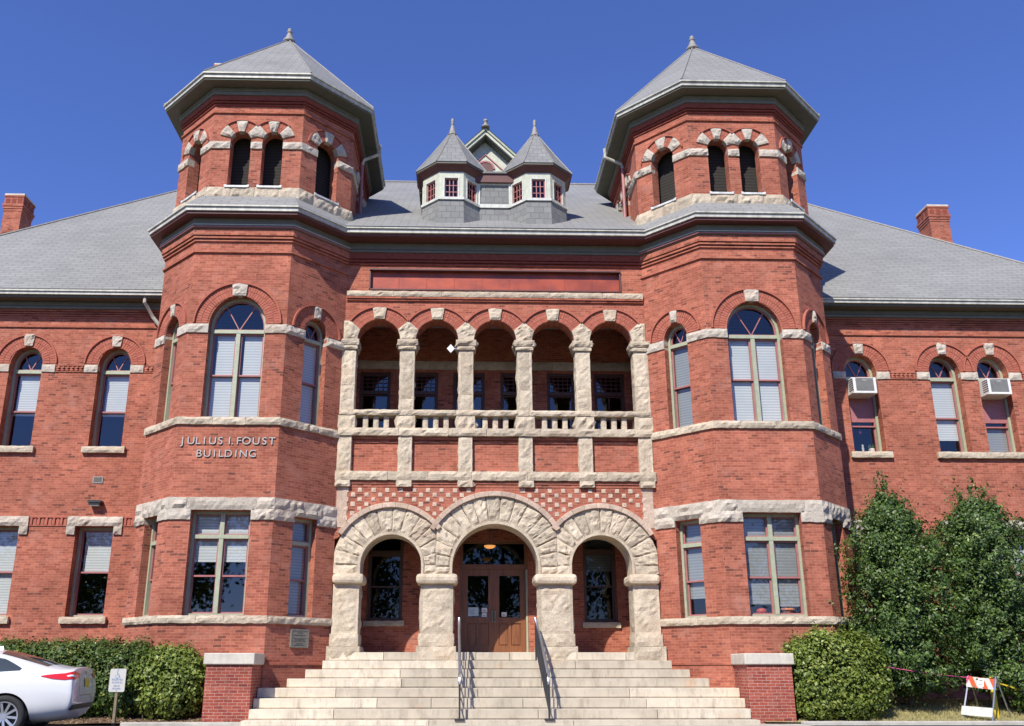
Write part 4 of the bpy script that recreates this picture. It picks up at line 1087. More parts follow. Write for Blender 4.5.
mb = MB(); mb.ring(FG, arc(0, 13.78, .21, .2), arc(0, 13.78, .26, .25), 0, .03); mb.build('louvre_trim', 'rose', gb)
mb = MB(); mb.lathe((GX, GY - .32, GZ - .02), [(0, 0), (.12, 0), (.10, .06), (.05, .10), (.04, .17), (.06, .19), (.07, .22), (.05, .25), (.02, .27), (0, .275)], 10); mb.build('gable_finial', 'lead', gb, smooth=True)

# ------------------------------------------------------------------ ground
def sheet(name, fn, xs, ys, mat, kind='structure'):
    mb = MB(); nx, ny = len(xs), len(ys)
    mb.add([(x, y, fn(x, y)) for y in ys for x in xs], [(j * nx + i, j * nx + i + 1, (j + 1) * nx + i + 1, (j + 1) * nx + i) for j in range(ny - 1) for i in range(nx - 1)])
    return tag(mb.build(name, mat, None, smooth=True), kind=kind)
KY = -2.12                                   # the kerb line
sheet('ground', lambda x, y: -.06, [-900, -60, -20, 20, 60, 900], [-900, -60, -25, 30, 100, 900], 'lawn')
sheet('road', lambda x, y: -.012 + .085 * (lambda t: t * t * (3 - 2 * t))(min(1, max(0, (-3.0 - y) / 2.2))), [-60, -20, 20, 60], [-17, -12, -9, -7.6, -6, -4.8, -3.6, -3.0, KY + .01], 'asphalt')
def slope(x, y):
    t = min(1, max(0, (y - KY) / 1.9)); return .03 + .30 * t * t * (3 - 2 * t) + .03 * noise.noise(Vector((x * 1.3, y * 1.3, 2)))
sheet('lawn', slope, list(np.linspace(4.9, 30, 120)), list(np.linspace(KY, 1.9, 22)), 'lawn')
sheet('mulch_bed', slope, list(np.linspace(-30, -4.7, 120)), list(np.linspace(KY, 1.9, 22)), 'mulch')
mb = MB(); mb.wbox(-6.9, -4.72, KY - .16, KY, -.1, .055)
for i in range(12): pass
tag(mb.build('kerb', 'concrete', None, bevel=.02), kind='structure')
mb = MB(); mb.wbox(5.55, 30, KY - .16, KY, -.1, .055); tag(mb.build('kerb', 'concrete', None, bevel=.02), kind='structure')
mb = MB(); mb.wbox(-5.6, 5.54, KY - .9, KY + .3, -.1, .004); tag(mb.build('pavement', 'concrete', None), kind='structure')

# ------------------------------------------------------------------ steps, brick piers, railings
st = thing('stone_steps', 'wide flight of worn cream stone steps climbing to the three arches', 'steps', (0, -2, 0))
def P_(o, mb, name, mat, **k):
    ob = mb.build(name, mat, o, **k); ob.location = tuple(-c for c in o.location); return ob
lev = [(1.321, -.14), (1.146, -.56), (.975, -.85), (.803, -1.15), (.630, -1.46), (.447, -1.76), (.265, -2.06), (.085, -2.36)]
for k, (z, y) in enumerate(lev):
    zb = lev[k + 1][0] if k < 7 else -.05
    yb = PY if k == 0 else lev[k - 1][1] + .06
    e = 3.5 if k == 0 else (3.01 - y if k < 4 else 4.655)
    if k == 7: e = 4.72
    n = random.choice((3, 4, 5)) if k else 7
    cuts = [-e] + sorted(-e + 2 * e * (i + random.uniform(-.28, .28)) / n for i in range(1, n)) + [e]
    mb = MB()
    for a, b in zip(cuts, cuts[1:]):
        g0 = .004 if a > -e else 0; g1 = .004 if b < e else 0
        a += g0; b -= g1
        y0 = y + random.uniform(-.006, .006)
        z_ = z + random.uniform(-.004, .002)
        # ends follow the chamfered tower face
        def ex(x, yy):
            return x
        Q = [(a, y0), (b, y0), (ex(b, yb), yb), (ex(a, yb), yb)]
        m = len(mb.v)
        nose = .018
        mb.add([(x, yy + (nose if yy == y0 else 0), zb - .03) for x, yy in Q] + [(x, yy + (nose if yy == y0 else 0), zb + .016) for x, yy in Q] + [(x, yy, zb + .016) for x, yy in Q] + [(x, yy, z_) for x, yy in Q],
               [(0, 1, 5, 4), (1, 2, 6, 5), (3, 0, 4, 7), (4, 5, 9, 8), (8, 9, 13, 12), (9, 10, 14, 13), (11, 8, 12, 15), (12, 13, 14, 15), (2, 3, 7, 6), (10, 11, 15, 14)])
    P_(st, mb, 'step', 'step', bevel=.012)
for sg in (-1, 1):
    p = thing('brick_pier', 'low brick pier with pale stone cap %s' % ('beside the shrub that ends the long hedge' if sg < 0 else 'beside the bright round shrub'), 'pier', (sg * 5.1, -1.6, 0), 'brick piers flanking the steps')
    xa, xb = (4.665, 5.522) if sg > 0 else (-5.522, -4.665)
    mb = MB(); mb.wbox(xa, xb, -2.0, -1.10, -.1, 1.06); P_(p, mb, 'shaft', 'pier_brick')
    mb = MB(); mb.wbox(xa - .045, xb + .045, -2.05, -1.14, 1.062, 1.268); P_(p, mb, 'cap', 'capstone', bevel=.02)
for sg in (-1, 1):
    x = -.80 if sg < 0 else .80
    r = thing('stair_railing', ('left' if sg < 0 else 'right') + ' iron stair railing with a pale metal handrail and thin black balusters', 'railing', (x, -1.3, 0), 'railings on the steps')
    def xx(y): return x + (0.03 * (-.3 - y) if sg > 0 else .01 * (-.3 - y))
    top = [(-.32, 2.0), (-.9, 1.70), (-1.5, 1.36), (-2.22, .80)]
    mb = MB(); mb.tube([(xx(y), y, z) for y, z in [(-.26, 2.0)] + top[1:-1]] + [(xx(-2.22), -2.22, .92), (xx(-2.30), -2.30, .82), (xx(-2.32), -2.32, .70)], .028, 8); P_(r, mb, 'handrail', 'steel', smooth=True)
    for y, zt, z0 in ((-.32, 1.98, 1.15), (-1.32, 1.45, .80), (-2.31, .80, .03)): mb = MB(); mb.box(Fr(xx(y), y, 1, 0), -.017, .017, z0, zt, -.017, .017); P_(r, mb, 'post', 'iron')
    mb = MB(); zl = lambda y: 2.0 - (-.3 - y) * (1.12 / 1.95)
    zs = lambda y: next((z for z, yy in reversed(lev) if True and y <= yy + .30), 1.146)
    for i in range(15):
        y = -.42 - i * .125
        zz = zl(y); zq = zz - .62
        mb = MB(); mb.box(Fr(xx(y), y, 1, 0), -.008, .008, zq, zz, -.008, .008); P_(r, mb, 'baluster', 'iron')
    mb = MB(); mb.tube([(xx(-.32), -.32, zl(-.32) - .60), (xx(-2.3), -2.3, zl(-2.3) - .62)], .014, 6); mb.tube([(xx(-.32), -.32, zl(-.32) - .06), (xx(-2.25), -2.25, zl(-2.25) - .06)], .012, 6); P_(r, mb, 'rail_bar', 'iron')
    mb = MB(); mb.wbox(xx(-2.32) - .09, xx(-2.32) + .09, -2.36 - .04, -2.25, .086, .115); P_(r, mb, 'foot_plate', 'iron')

# ------------------------------------------------------------------ lettering on the left tower
FT = Fr(-5.7185, TY, 1, 0)
sign = thing('building_lettering', 'raised silver letters reading JULIUS I. FOUST BUILDING on the brick tower', 'sign', (-5.7185, TY, 5.45))
def letter(ch, a, z, h, par):
    cu = bpy.data.curves.new('letter', 'FONT'); cu.body = ch; cu.size = 1; cu.align_x = 'CENTER'; cu.extrude = .06
    tmp = bpy.data.objects.new('tmp', cu); col.objects.link(tmp)
    bpy.context.view_layer.update()
    dg = bpy.context.evaluated_depsgraph_get()
    me = bpy.data.meshes.new_from_object(tmp.evaluated_get(dg))
    bpy.data.objects.remove(tmp)
    o = bpy.data.objects.new('letter', me); col.objects.link(o); me.materials.clear(); me.materials.append(M['letter'])
    k = h / .70
    for v in me.vertices:
        x, y, zz = v.co; px, py, pz = FT.p(a + x * k * 1.06, z + y * k, .008 + (zz + .06) * k * .7); v.co = (px * S, py * S, pz * S)
    o.parent = par; o.location = tuple(-c for c in par.location); return o
for ch, a in zip('JULIUSI.FOUST', [-.929, -.754, -.607, -.472, -.303, -.141, .05, .115, .246, .406, .607, .78, .942]): letter(ch, a, 5.515, .16, sign)
for ch, a in zip('BUILDING', [-.564, -.393, -.239, -.107, .047, .207, .361, .551]): letter(ch, a, 5.243, .155, sign)

# plaque on the inner chamfer of the left tower
FI = faces(-1)[0][0]
def chamf(x): return (x + 4.0835) * sqrt(2)
pq = thing('bronze_plaque', 'small weathered bronze plaque with raised lines of text on the left tower', 'plaque', (-4.09, -.57, 1.4))
a0, a1 = chamf(-4.235), chamf(-3.925)
mb = MB(); mb.box(FI, a0, a1, 1.40, 1.762, .0, .035); P_(pq, mb, 'plate', 'bronze', bevel=.008)
mb = MB(); mb.ring(FI, rect(a0 + .025, a1 - .025, 1.425, 1.737), rect(a0, a1, 1.40, 1.762), .036, .046, closed=True); P_(pq, mb, 'border', 'bronze')
mb = MB()
for z, w, h in ((1.69, .40, .012), (1.645, .75, .02), (1.585, .82, .014), (1.555, .6, .014), (1.525, .8, .014), (1.48, .45, .016), (1.447, .7, .014)):
    c = (a0 + a1) / 2; L = (a1 - a0 - .06) * w; x = c - L / 2
    while x < c + L / 2 - .01:
        q = random.uniform(.012, .04); mb.box(FI, x, min(x + q, c + L / 2), z - h / 2, z + h / 2, .036, .040); x += q + .012
P_(pq, mb, 'raised_text', 'bronzedark')

# wall fittings on the left wing
o = thing('wall_light', 'small dark floodlight fixed to the brick of the left wing', 'light', FW.p(-8.68, 4.41, 0))
mb = MB(); mb.box(FW, -8.80, -8.56, 4.37, 4.42, .0, .16); mb.prism(FW, rect(-8.82, -8.54, 4.42, 4.47), 0, .18); P_(o, mb, 'housing', 'blackplastic', bevel=.01)
mb = MB(); mb.box(FW, -8.78, -8.58, 4.355, 4.369, .02, .15); P_(o, mb, 'lens', 'acgrille')
o = thing('wall_vent', 'small square grey vent grille set in the brick of the left wing', 'vent', FW.p(-8.72, 4.945, 0))
mb = MB(); mb.ring(FW, rect(-8.81, -8.63, 4.89, 5.0), rect(-8.83, -8.61, 4.87, 5.02), 0, .015, closed=True); P_(o, mb, 'vent_frame', 'lead')
mb = MB(); mb.flat(FW, rect(-8.81, -8.63, 4.89, 5.0), .003)
for i in range(5): mb.box(FW, -8.81, -8.63, 4.895 + i * .022, 4.905 + i * .022, .004, .012, 1)
P_(o, mb, 'vent_grille', ['acdark', 'lead'])

# air conditioners in two right-wing windows
def aircon(x, label):
    o = thing('air_conditioner', label, 'air conditioner', FW.p(x, 7.0, 0), 'window air conditioners')
    w, z0, z1, d0, d1 = .285, 7.02, 7.40, -.35, .20
    mb = MB(); mb.box(FW, x - w, x + w, z0, z1, d0, d1); P_(o, mb, 'case', 'acplastic', bevel=.015)
    mb = MB(); mb.flat(FW, rect(x - w + .09, x + w - .07, z0 + .06, z1 - .05), d1 + .003)
    for i in range(14): zz = z0 + .07 + i * .022; mb.box(FW, x - w + .09, x + w - .07, zz, zz + .011, d1 + .003, d1 + .011, 1)
    P_(o, mb, 'grille', ['acdark', 'acgrille'])
    mb = MB()
    FS = Fr(0, 0, 0, -1); FS.p = lambda a, z, d: FW.p(x - w - d, z, .14 + a)
    for i in range(6): mb.box(FS, -.1, .1, z0 + .07 + i * .05, z0 + .09 + i * .05, -.01, .004)
    P_(o, mb, 'side_slots', 'acdark')
    mb = MB(); mb.box(FW, x - .05, x + .05, z1 - .09, z1 - .055, d1 + .012, d1 + .018); P_(o, mb, 'nameplate', 'acgrille'); return o
aircon(8.43, 'white window air conditioner in the wing window next to the right tower')
aircon(11.56, 'white window air conditioner in the far right wing window, above a drawn blind')

# small things on the window sills
def on_sill(name, label, cat, F, a, z, d, fn):
    x, y, zz = F.p(a, z, d); o = thing(name, label, cat, (x, y, z)); return o, (x, y, z)
FR = faces(1)[1][0]
o, p = on_sill('pumpkin', 'small red orange pumpkin on the sill inside the right tower window', 'pumpkin', FR, -.25, 2.055, -.42, None)
mb = MB(); V = []; n = 20
mb.lathe(p, [(0, 0), (.06, .0), (.10, .04), (.11, .075), (.095, .115), (.05, .14), (0, .135)], 20)
for i, v in enumerate(mb.v): pass
P_(o, mb, 'fruit', 'pumpkin', smooth=True)
mb = MB(); mb.tube([(p[0], p[1], p[2] + .13), (p[0] + .01, p[1], p[2] + .17)], [.015, .01], 6); P_(o, mb, 'stem', 'tan')
o, p = on_sill('flower_pot', 'shallow terracotta bowl on the sill inside the right tower window', 'pot', FR, .28, 2.055, -.42, None)
mb = MB(); mb.lathe(p, [(0, 0), (.10, 0), (.15, .10), (.17, .10), (.17, .135), (.145, .135), (.13, .1), (0, .09)], 18); P_(o, mb, 'bowl', 'terracotta', smooth=False)
WXX, WYY, WZ = FW.p(8.475, 5.735, -.36)
x = WXX
o = thing('figurine', 'pale figurine on the sill of the wing window next to the right tower', 'figurine', (x, WYY, WZ))
mb = MB(); mb.lathe((x, WYY, WZ), [(0, 0), (.045, 0), (.04, .04), (.025, .09), (.035, .13), (.02, .17), (.03, .20), (.022, .225), (0, .235)], 10); P_(o, mb, 'body', 'capstone', smooth=True)
o = thing('glass_jar', 'clear jar with a small green plant on the wing window sill', 'jar', (x + .22, WYY, WZ))
mb = MB(); mb.lathe((x + .22, WYY, WZ), [(0, 0), (.075, 0), (.08, .11), (.06, .13)], 12); P_(o, mb, 'jar_wall', 'capstone')
mb = MB()
for i in range(9): t = i * .7; mb.add([(x + .22, WYY, WZ + .1), (x + .22 + .06 * cos(t), WYY + .05 * sin(t), WZ + .20 + .03 * (i % 3)), (x + .22 + .09 * cos(t + .4), WYY + .05 * sin(t + .4), WZ + .17)], [(0, 1, 2)])
P_(o, mb, 'leaves', 'shrub')
o = thing('mug', 'small white mug on the sill of the wing window', 'mug', (x - .27, WYY, WZ))
mb = MB(); mb.lathe((x - .27, WYY, WZ), [(0, 0), (.045, 0), (.047, .095), (.04, .095), (.04, .02)], 12); P_(o, mb, 'cup', 'white')
mb = MB(); mb.tube([(x - .27 + .045, WYY, WZ + .02), (x - .27 + .07, WYY, WZ + .035), (x - .27 + .07, WYY, WZ + .065), (x - .27 + .045, WYY, WZ + .08)], .006, 5); P_(o, mb, 'handle', 'white')
o = thing('heart_ornament', 'little pink heart hanging behind the pane of the wing window', 'ornament', (x - .02, WYY, WZ + .55))
h = [(.03 * 16 * sin(t) ** 3 / 16, .03 * (13 * cos(t) - 5 * cos(2 * t) - 2 * cos(3 * t) - cos(4 * t)) / 16) for t in np.linspace(2 * pi, 0, 25)[:-1]]
mb = MB(); mb.prism(Fr(x - .02, WYY, 1, 0), [(a * 1.4, WZ + .55 + z * 1.4) for a, z in h][::-1], -.005, .005); P_(o, mb, 'heart', 'pink')
mb = MB(); mb.tube([(x - .02, WYY, WZ + .58), (x - .02, WYY, WZ + .78)], .003, 4); P_(o, mb, 'thread', 'white')

# balcony tag, porch lamp, notices
o = thing('diamond_panel', 'small white diamond-shaped panel beside a capital in the gallery', 'panel', (-1.05, -.05, 8.1))
mb = MB(); mb.prism(W0, [(-1.045, 8.005), (-.955, 8.11), (-1.045, 8.215), (-1.135, 8.11)], .03, .05, back=True); P_(o, mb, 'board', 'white')
mb = MB(); mb.box(W0, -.97, -.86, 8.10, 8.12, .0, .029); P_(o, mb, 'bracket', 'steel')
o = thing('porch_lamp', 'glowing amber bowl lamp hanging from the porch ceiling', 'lamp', (-.13, .5, 3.58))
mb = MB(); mb.lathe((-.13, .5, 3.56), [(0, 0), (.07, .01), (.115, .035), (.13, .07), (.12, .07), (0, .06)], 18); P_(o, mb, 'bowl', 'amber', smooth=True)
mb = MB(); mb.tube([(-.13, .5, 3.62), (-.13, .5, 4.12)], .008, 6); P_(o, mb, 'rod', 'iron')
def notice(name, label, a, z, w, h, mat, lines=3):
    o = thing(name, label, 'notice', FP.p(a, z, -.075)); mb = MB(); mb.box(FP, a - w / 2, a + w / 2, z, z + h, -.084, -.080); P_(o, mb, 'sheet', mat)
    mb = MB()
    for i in range(lines): mb.box(FP, a - w * .35, a + w * random.uniform(.1, .35), z + h * (.25 + .2 * i), z + h * (.32 + .2 * i), -.080, -.079)
    P_(o, mb, 'print', 'ink' if mat == 'paper' else 'bluegrey')
notice('door_poster', 'pale blue poster on the left door pane', -.475, 2.16, .24, .20, 'bluepaper')
notice('door_notice', 'upper white notice on the left door pane beside the pale blue poster', -.215, 2.245, .13, .10, 'paper', 2)
notice('door_notice', 'lower white notice on the left door pane beside the pale blue poster', -.22, 2.14, .11, .09, 'paper', 2)
notice('door_notice', 'single white notice on the right door pane', .24, 2.15, .12, .10, 'paper', 2)

# ------------------------------------------------------------------ accessible parking sign
sx, sy = -7.10, -2.09
FS = Fr(sx, sy, cos(radians(8)), sin(radians(-8)))
o = thing('parking_sign', 'small white accessible parking sign on a short wooden post before the hedge', 'sign', (sx, sy, .06))
mb = MB(); mb.box(FS, -.025, .025, .0, .60, -.06, -.012); P_(o, mb, 'post', 'tan')
mb = MB()
w, h, r = .155, .205, .03
rr_ = [(sgx * (w - r) + r * cos(t), .78 + sgz * (h - r) + r * sin(t)) for sgx, sgz, t0 in ((1, -1, -pi / 2), (1, 1, 0), (-1, 1, pi / 2), (-1, -1, pi)) for t in np.linspace(t0, t0 + pi / 2, 5)]
mb.prism(FS, rr_, -.011, .0, back=True); P_(o, mb, 'sign_plate', 'signwhite')
mb = MB()
mb.ring(FS, arc(-.005, .855, .030, .030, -200, 40, 14), arc(-.005, .855, .042, .042, -200, 40, 14), .001, .003)
mb.prism(FS, arc(-.012, .945, .014, .014, 0, 330, 10), .001, .003); mb.box(FS, -.021, -.007, .875, .925, .001, .003); mb.box(FS, -.012, .025, .868, .880, .001, .003); mb.box(FS, -.012, .022, .898, .907, .001, .003)
mb.prism(FS, [(.022, .872), (.032, .872), (.052, .832), (.040, .830)][::-1], .001, .003)
P_(o, mb, 'wheelchair_symbol', 'bluegrey')
def text_mesh(body, F, a, z, h, d, mat, par, name='lettering', wide=1.0):
    cu = bpy.data.curves.new('t', 'FONT'); cu.body = body; cu.size = 1; cu.align_x = 'CENTER'; cu.extrude = .01
    tmp = bpy.data.objects.new('tmp', cu); col.objects.link(tmp); bpy.context.view_layer.update()
    me = bpy.data.meshes.new_from_object(tmp.evaluated_get(bpy.context.evaluated_depsgraph_get())); bpy.data.objects.remove(tmp)
    o = bpy.data.objects.new(name, me); col.objects.link(o); me.materials.clear(); me.materials.append(M[mat]); k = h / .7
    for v in me.vertices:
        x, y, zz = v.co; q = F.p(a + x * k * wide, z + y * k, d + zz * k); v.co = tuple(c * S for c in q)
    o.parent = par; o.location = tuple(-c for c in par.location); return o
text_mesh('RESERVED', FS, 0, .775, .036, .003, 'bluegrey', o, wide=.95); text_mesh('PARKING', FS, 0, .725, .036, .003, 'bluegrey', o, wide=.95)
text_mesh('PERMIT', FS, 0, .665, .030, .003, 'bluegrey', o, wide=.9); text_mesh('REQUIRED', FS, 0, .62, .030, .003, 'bluegrey', o, wide=.8)
mb = MB()
for z in (.955 + .015, .60): mb.lathe((0, 0, 0), [(0, 0)], 3) if False else mb.prism(FS, arc(0.0, z, .008, .008, 0, 324, 9), .001, .006)
P_(o, mb, 'bolt', 'lead')

# ------------------------------------------------------------------ barricade, yellow post, ropes
bx, by = 9.33, -1.72
th = radians(-55)
o = thing('folding_barricade', 'folding barricade with orange and white striped top board and plain white lower board', 'barricade', (bx, by, .08))
FB = Fr(bx, by, cos(th), sin(th))
bw = .25
lean = .14
def leg(a0, zt, sgn): return [FB.p(a0 + (-.035 if a0 < 0 else .035) * 0, zt, 0), FB.p(a0 * 1.18, .05, .20 * sgn)]
for sgn in (1, -1):
    for a0 in (-bw, bw):
        mb = MB(); p0, p1 = FB.p(a0, .84, .012 * sgn), FB.p(a0 * 1.10 - .02, .05 if sgn > 0 else .11, (.42 if sgn > 0 else .34) * sgn); mb.tube([p0, p1], .017, 4); P_(o, mb, 'leg', 'steel')
mb = MB(); L0, L1 = -bw - .02, bw + .02; z0, z1 = .625, .82
def tilt(a, z, d): return FB.p(a, z - .10 * a, d + (.83 - z) * .50)
F2 = Fr(bx, by, cos(th), sin(th)); F2.p = lambda a, z, d: tilt(a, z, d)
mb.box(F2, L0, L1, z0, z1, .018, .034); bd = P_(o, mb, 'striped_board', 'signwhite')
mb = MB(); sl_ = .11; hgt = z1 - z0; s0 = L0 - .02
for k in range(3):
    a = L0 + .01 + k * .20
    q = [(a + sl_, z0), (a + sl_ + .095, z0), (a + .095, z1), (a, z1)]
    q = [(min(max(x, L0), L1), z) for x, z in q]
    mb.prism(F2, q, .034, .0365)
ob = mb.build('orange_stripes', 'orange', bd)
mb = MB(); mb.prism(F2, rect(-.06, .055, .66, .81), .037, .0385); mb.build('board_sticker', 'paper', bd)
mb = MB(); mb.box(F2, -.045, .03, .765, .782, .0386, .0392); mb.box(F2, -.035, .025, .69, .70, .0386, .0392); mb.box(F2, -.04, .02, .735, .742, .0386, .0392); mb.build('sticker_print', 'ink', bd)
mb = MB(); F3 = Fr(bx, by, cos(th), sin(th)); F3.p = lambda a, z, d: FB.p(a, z - .05 * a, d + .012 + (.84 - z) * .52); mb.box(F3, -bw * 1.12 - .03, bw * 1.05, .13, .29, .018, .032); P_(o, mb, 'plain_board', 'dullwhite')
o = thing('yellow_post', 'short yellow post with a rounded top behind the barricade', 'post', (9.56, -1.62, .1))
mb = MB(); mb.lathe((9.56, -1.62, .05), [(.045, 0), (.045, .72), (.04, .76), (.022, .785), (0, .79)], 12); P_(o, mb, 'tube', 'yellow', smooth=True)
mb = MB(); mb.lathe((9.56, -1.62, .70), [(.0, .0), (.055, .0), (.055, .04), (0, .04)], 12); P_(o, mb, 'collar', 'blackplastic')
def rope(name, label, cat, p0, p1, sag, r, mat, knot=None):
    mb = MB(); P = []
    for i in range(25):
        t = i / 24; P.append(tuple(p0[k] + (p1[k] - p0[k]) * t for k in range(2)) + (p0[2] + (p1[2] - p0[2]) * t - sag * 4 * t * (1 - t),))
    mb.tube(P, r, 6)
    if knot:
        for i in range(7): t = i * .9; mb.tube([(p1[0] - .01, p1[1] - .02, p1[2]), (p1[0] - .03 + .05 * cos(t), p1[1] - .03, p1[2] - .02 + .06 * sin(t)), (p1[0] - .05 + .05 * cos(t + 1), p1[1] - .03, p1[2] - .06 + .06 * sin(t + 1))], .008, 5)
    return tag(mb.build(name, mat, None), label, cat)
rope('pink_rope', 'thin pink rope sagging from the holly to the barricade', 'rope', (7.35, -1.9, 1.03), (9.19, -1.54, .82), .02, .0075, 'pink', True)
rope('yellow_rope', 'yellow rope running from the yellow post to the right', 'rope', (9.56, -1.62, .76), (11.4, -1.75, .22), .02, .016, 'yellow')

# ------------------------------------------------------------------ foliage
def leaf_mesh(name, P, N, size, mat, parent, rng, aspect=.55, loc=(0, 0, 0)):
    """P leaf centres, N outward directions (plan units): one folded-diamond leaf each"""
    n = len(P); sz = size * rng.uniform(.6, 1.3, n)[:, None]
    N = N + rng.normal(0, .65, (n, 3)); N /= np.linalg.norm(N, axis=1)[:, None] + 1e-9
    R = rng.normal(0, 1, (n, 3)); T = np.cross(N, R); T /= np.linalg.norm(T, axis=1)[:, None] + 1e-9; Bt = np.cross(N, T)
    V = np.empty((n, 4, 3)); V[:, 0] = P - T * sz; V[:, 1] = P - Bt * sz * aspect + N * sz * .15; V[:, 2] = P + T * sz; V[:, 3] = P + Bt * sz * aspect + N * sz * .15
    V = (V.reshape(-1, 3) - np.array(loc)) * S
    me = bpy.data.meshes.new(name); me.vertices.add(4 * n); me.vertices.foreach_set('co', V.ravel())
    me.loops.add(4 * n); me.loops.foreach_set('vertex_index', np.arange(4 * n, dtype=np.int32))
    me.polygons.add(n); me.polygons.foreach_set('loop_start', np.arange(0, 4 * n, 4, dtype=np.int32))
    try: me.polygons.foreach_set('loop_total', np.full(n, 4, dtype=np.int32))
    except Exception: pass
    at = me.attributes.new('rnd', 'FLOAT', 'FACE'); at.data.foreach_set('value', rng.random(n).astype(np.float32))
    me.materials.append(M[mat]); me.update(calc_edges=True); me.validate()
    o = bpy.data.objects.new(name, me); col.objects.link(o)
    if parent: o.parent = parent
    return o
def inside_building(P):
    x = np.abs(P[:, 0]); y = P[:, 1]
    tower = (x > XI) & (y > np.maximum(TY, np.maximum(-(x - XI), (x - XO) + SY))) & (x < XO)
    return tower | (y > WY)
def clumps(rng, centers, normals, k, spread):
    n = len(centers); P = np.repeat(centers, k, 0) + rng.normal(0, 1, (n * k, 3)) * np.repeat(spread if hasattr(spread, '__len__') else np.full(n, spread), k)[:, None]
    d = P - np.repeat(centers, k, 0); d /= np.linalg.norm(d, axis=1)[:, None] + 1e-9
    return P, np.repeat(normals, k, 0) + .8 * d
def trunk(parent, x, y, z0, z1, r, rng, limbs, name='trunk'):
    mb = MB(); loc = parent.location
    mb.tube([(x, y, z0 - .1), (x + .02, y, z0 + (z1 - z0) * .4), (x - .03, y, z1)], [r, r * .7, r * .2], 8)
    for i in range(limbs):
        t = rng.uniform(.1, .85); z = z0 + (z1 - z0) * t; a = rng.uniform(0, 2 * pi); L = (1 - t) * .9 + .2
        mb.tube([(x, y, z), (x + cos(a) * L * .5, y + sin(a) * L * .3, z + .18), (x + cos(a) * L, y + sin(a) * L * .6, z + .45)], [r * .4, r * .25, r * .08], 5)
    return P_(parent, mb, name, 'bark')
def holly(name, label, x, y, z0, top, prof, tips, seed):
    rng = np.random.default_rng(seed)
    o = thing(name, label, 'tree', (x, y, z0), 'holly trees')
    trunk(o, x, y, z0, top - .3, .07, rng, 16)
    # leafy branches: each sweeps out and up from the stem and carries its own clumps
    C, N, Sp = [], [], []
    for i in range(720):
        t = rng.random() ** 1.05; z = z0 + .15 + (top - z0 - .45) * t; a = rng.uniform(0, 2 * pi)
        w = np.interp(t, *prof) * rng.choice([rng.uniform(.45, .85), rng.uniform(.8, 1.12), rng.uniform(.95, 1.3)], p=[.35, .5, .15])
        w *= 1 + .42 * noise.noise(Vector((cos(a) * 1.5 + seed, sin(a) * 1.5, z * 1.3)))
        rise = rng.uniform(.1, .55) * (.5 + t)
        for k in range(5):
            q = (k + 1.2 + rng.uniform(-.3, .3)) / 5.4
            C.append((x + cos(a) * w * q + rng.normal(0, .035), y + sin(a) * w * .95 * q + rng.normal(0, .035), z + rise * q ** 1.5 * w + rng.normal(0, .03)))
            N.append((cos(a), sin(a), .55)); Sp.append(rng.uniform(.045, .105) * (1.15 - .45 * q))
    C, N, Sp = np.array(C), np.array(N), np.array(Sp)
    P, NN = clumps(rng, C, N, 25, Sp)
    E, EN = [], []
    for (dx, zt, h) in tips:
        for j in range(3):
            ox, oy, lx = rng.normal(0, .05), rng.normal(0, .05), rng.normal(0, .12)
            hh = h * rng.uniform(.6, 1)
            for k in range(34):
                u = rng.random(); E.append((x + dx + ox + lx * u + rng.normal(0, .035) * (1.35 - u), y + oy + rng.normal(0, .035), zt - h + hh * u)); EN.append((rng.normal(), rng.normal(), .5))
    for i in range(330):
        a = rng.uniform(0, 2 * pi); t = rng.random(); z = z0 + .3 + (top - z0 - .5) * t; w = np.interp(t, *prof) * rng.uniform(.95, 1.12)
        c = np.array((x + cos(a) * w, y + sin(a) * w * .8, z)); st_ = rng.uniform(.5, 1.4) * (1 + 1.0 * (rng.random() < .2))
        for k in range(10): E.append(c + np.array((cos(a) * .8, sin(a) * .8, 1.1)) * .022 * k * st_ + rng.normal(0, .016, 3)); EN.append((cos(a), sin(a), .5))
    P = np.vstack([P, np.array(E)]); NN = np.vstack([NN, np.array(EN)])
    keep = ~inside_building(P); P, NN = P[keep], NN[keep]
    leaf_mesh('crown', P, NN, .036, 'holly', o, rng, .5, (x, y, z0))
holly('holly_tree', 'dark glossy holly with a tall sprig on top, close to the right tower', 8.22, -1.0, .40, 4.62, ([0, .12, .35, .6, .8, .93, 1], [.84, 1.02, 1.10, .95, .62, .32, .07]), [(.0, 5.2, .8), (-.05, 5.0, .6), (-.14, 4.7, .4), (.24, 4.6, .5), (.58, 4.0, .4), (.85, 3.7, .4)], 3)
holly('holly_tree', 'dark glossy holly behind the barricade, farther from the tower', 10.15, -.95, .40, 4.55, ([0, .12, .35, .6, .8, .93, 1], [1.0, 1.2, 1.25, 1.06, .72, .42, .14]), [(-.26, 5.05, 1.0), (-.2, 4.8, .7), (.02, 5.0, .6), (.22, 5.0, .65), (.5, 4.3, .4), (-.55, 3.9, .5), (.42, 4.6, .5)], 11)
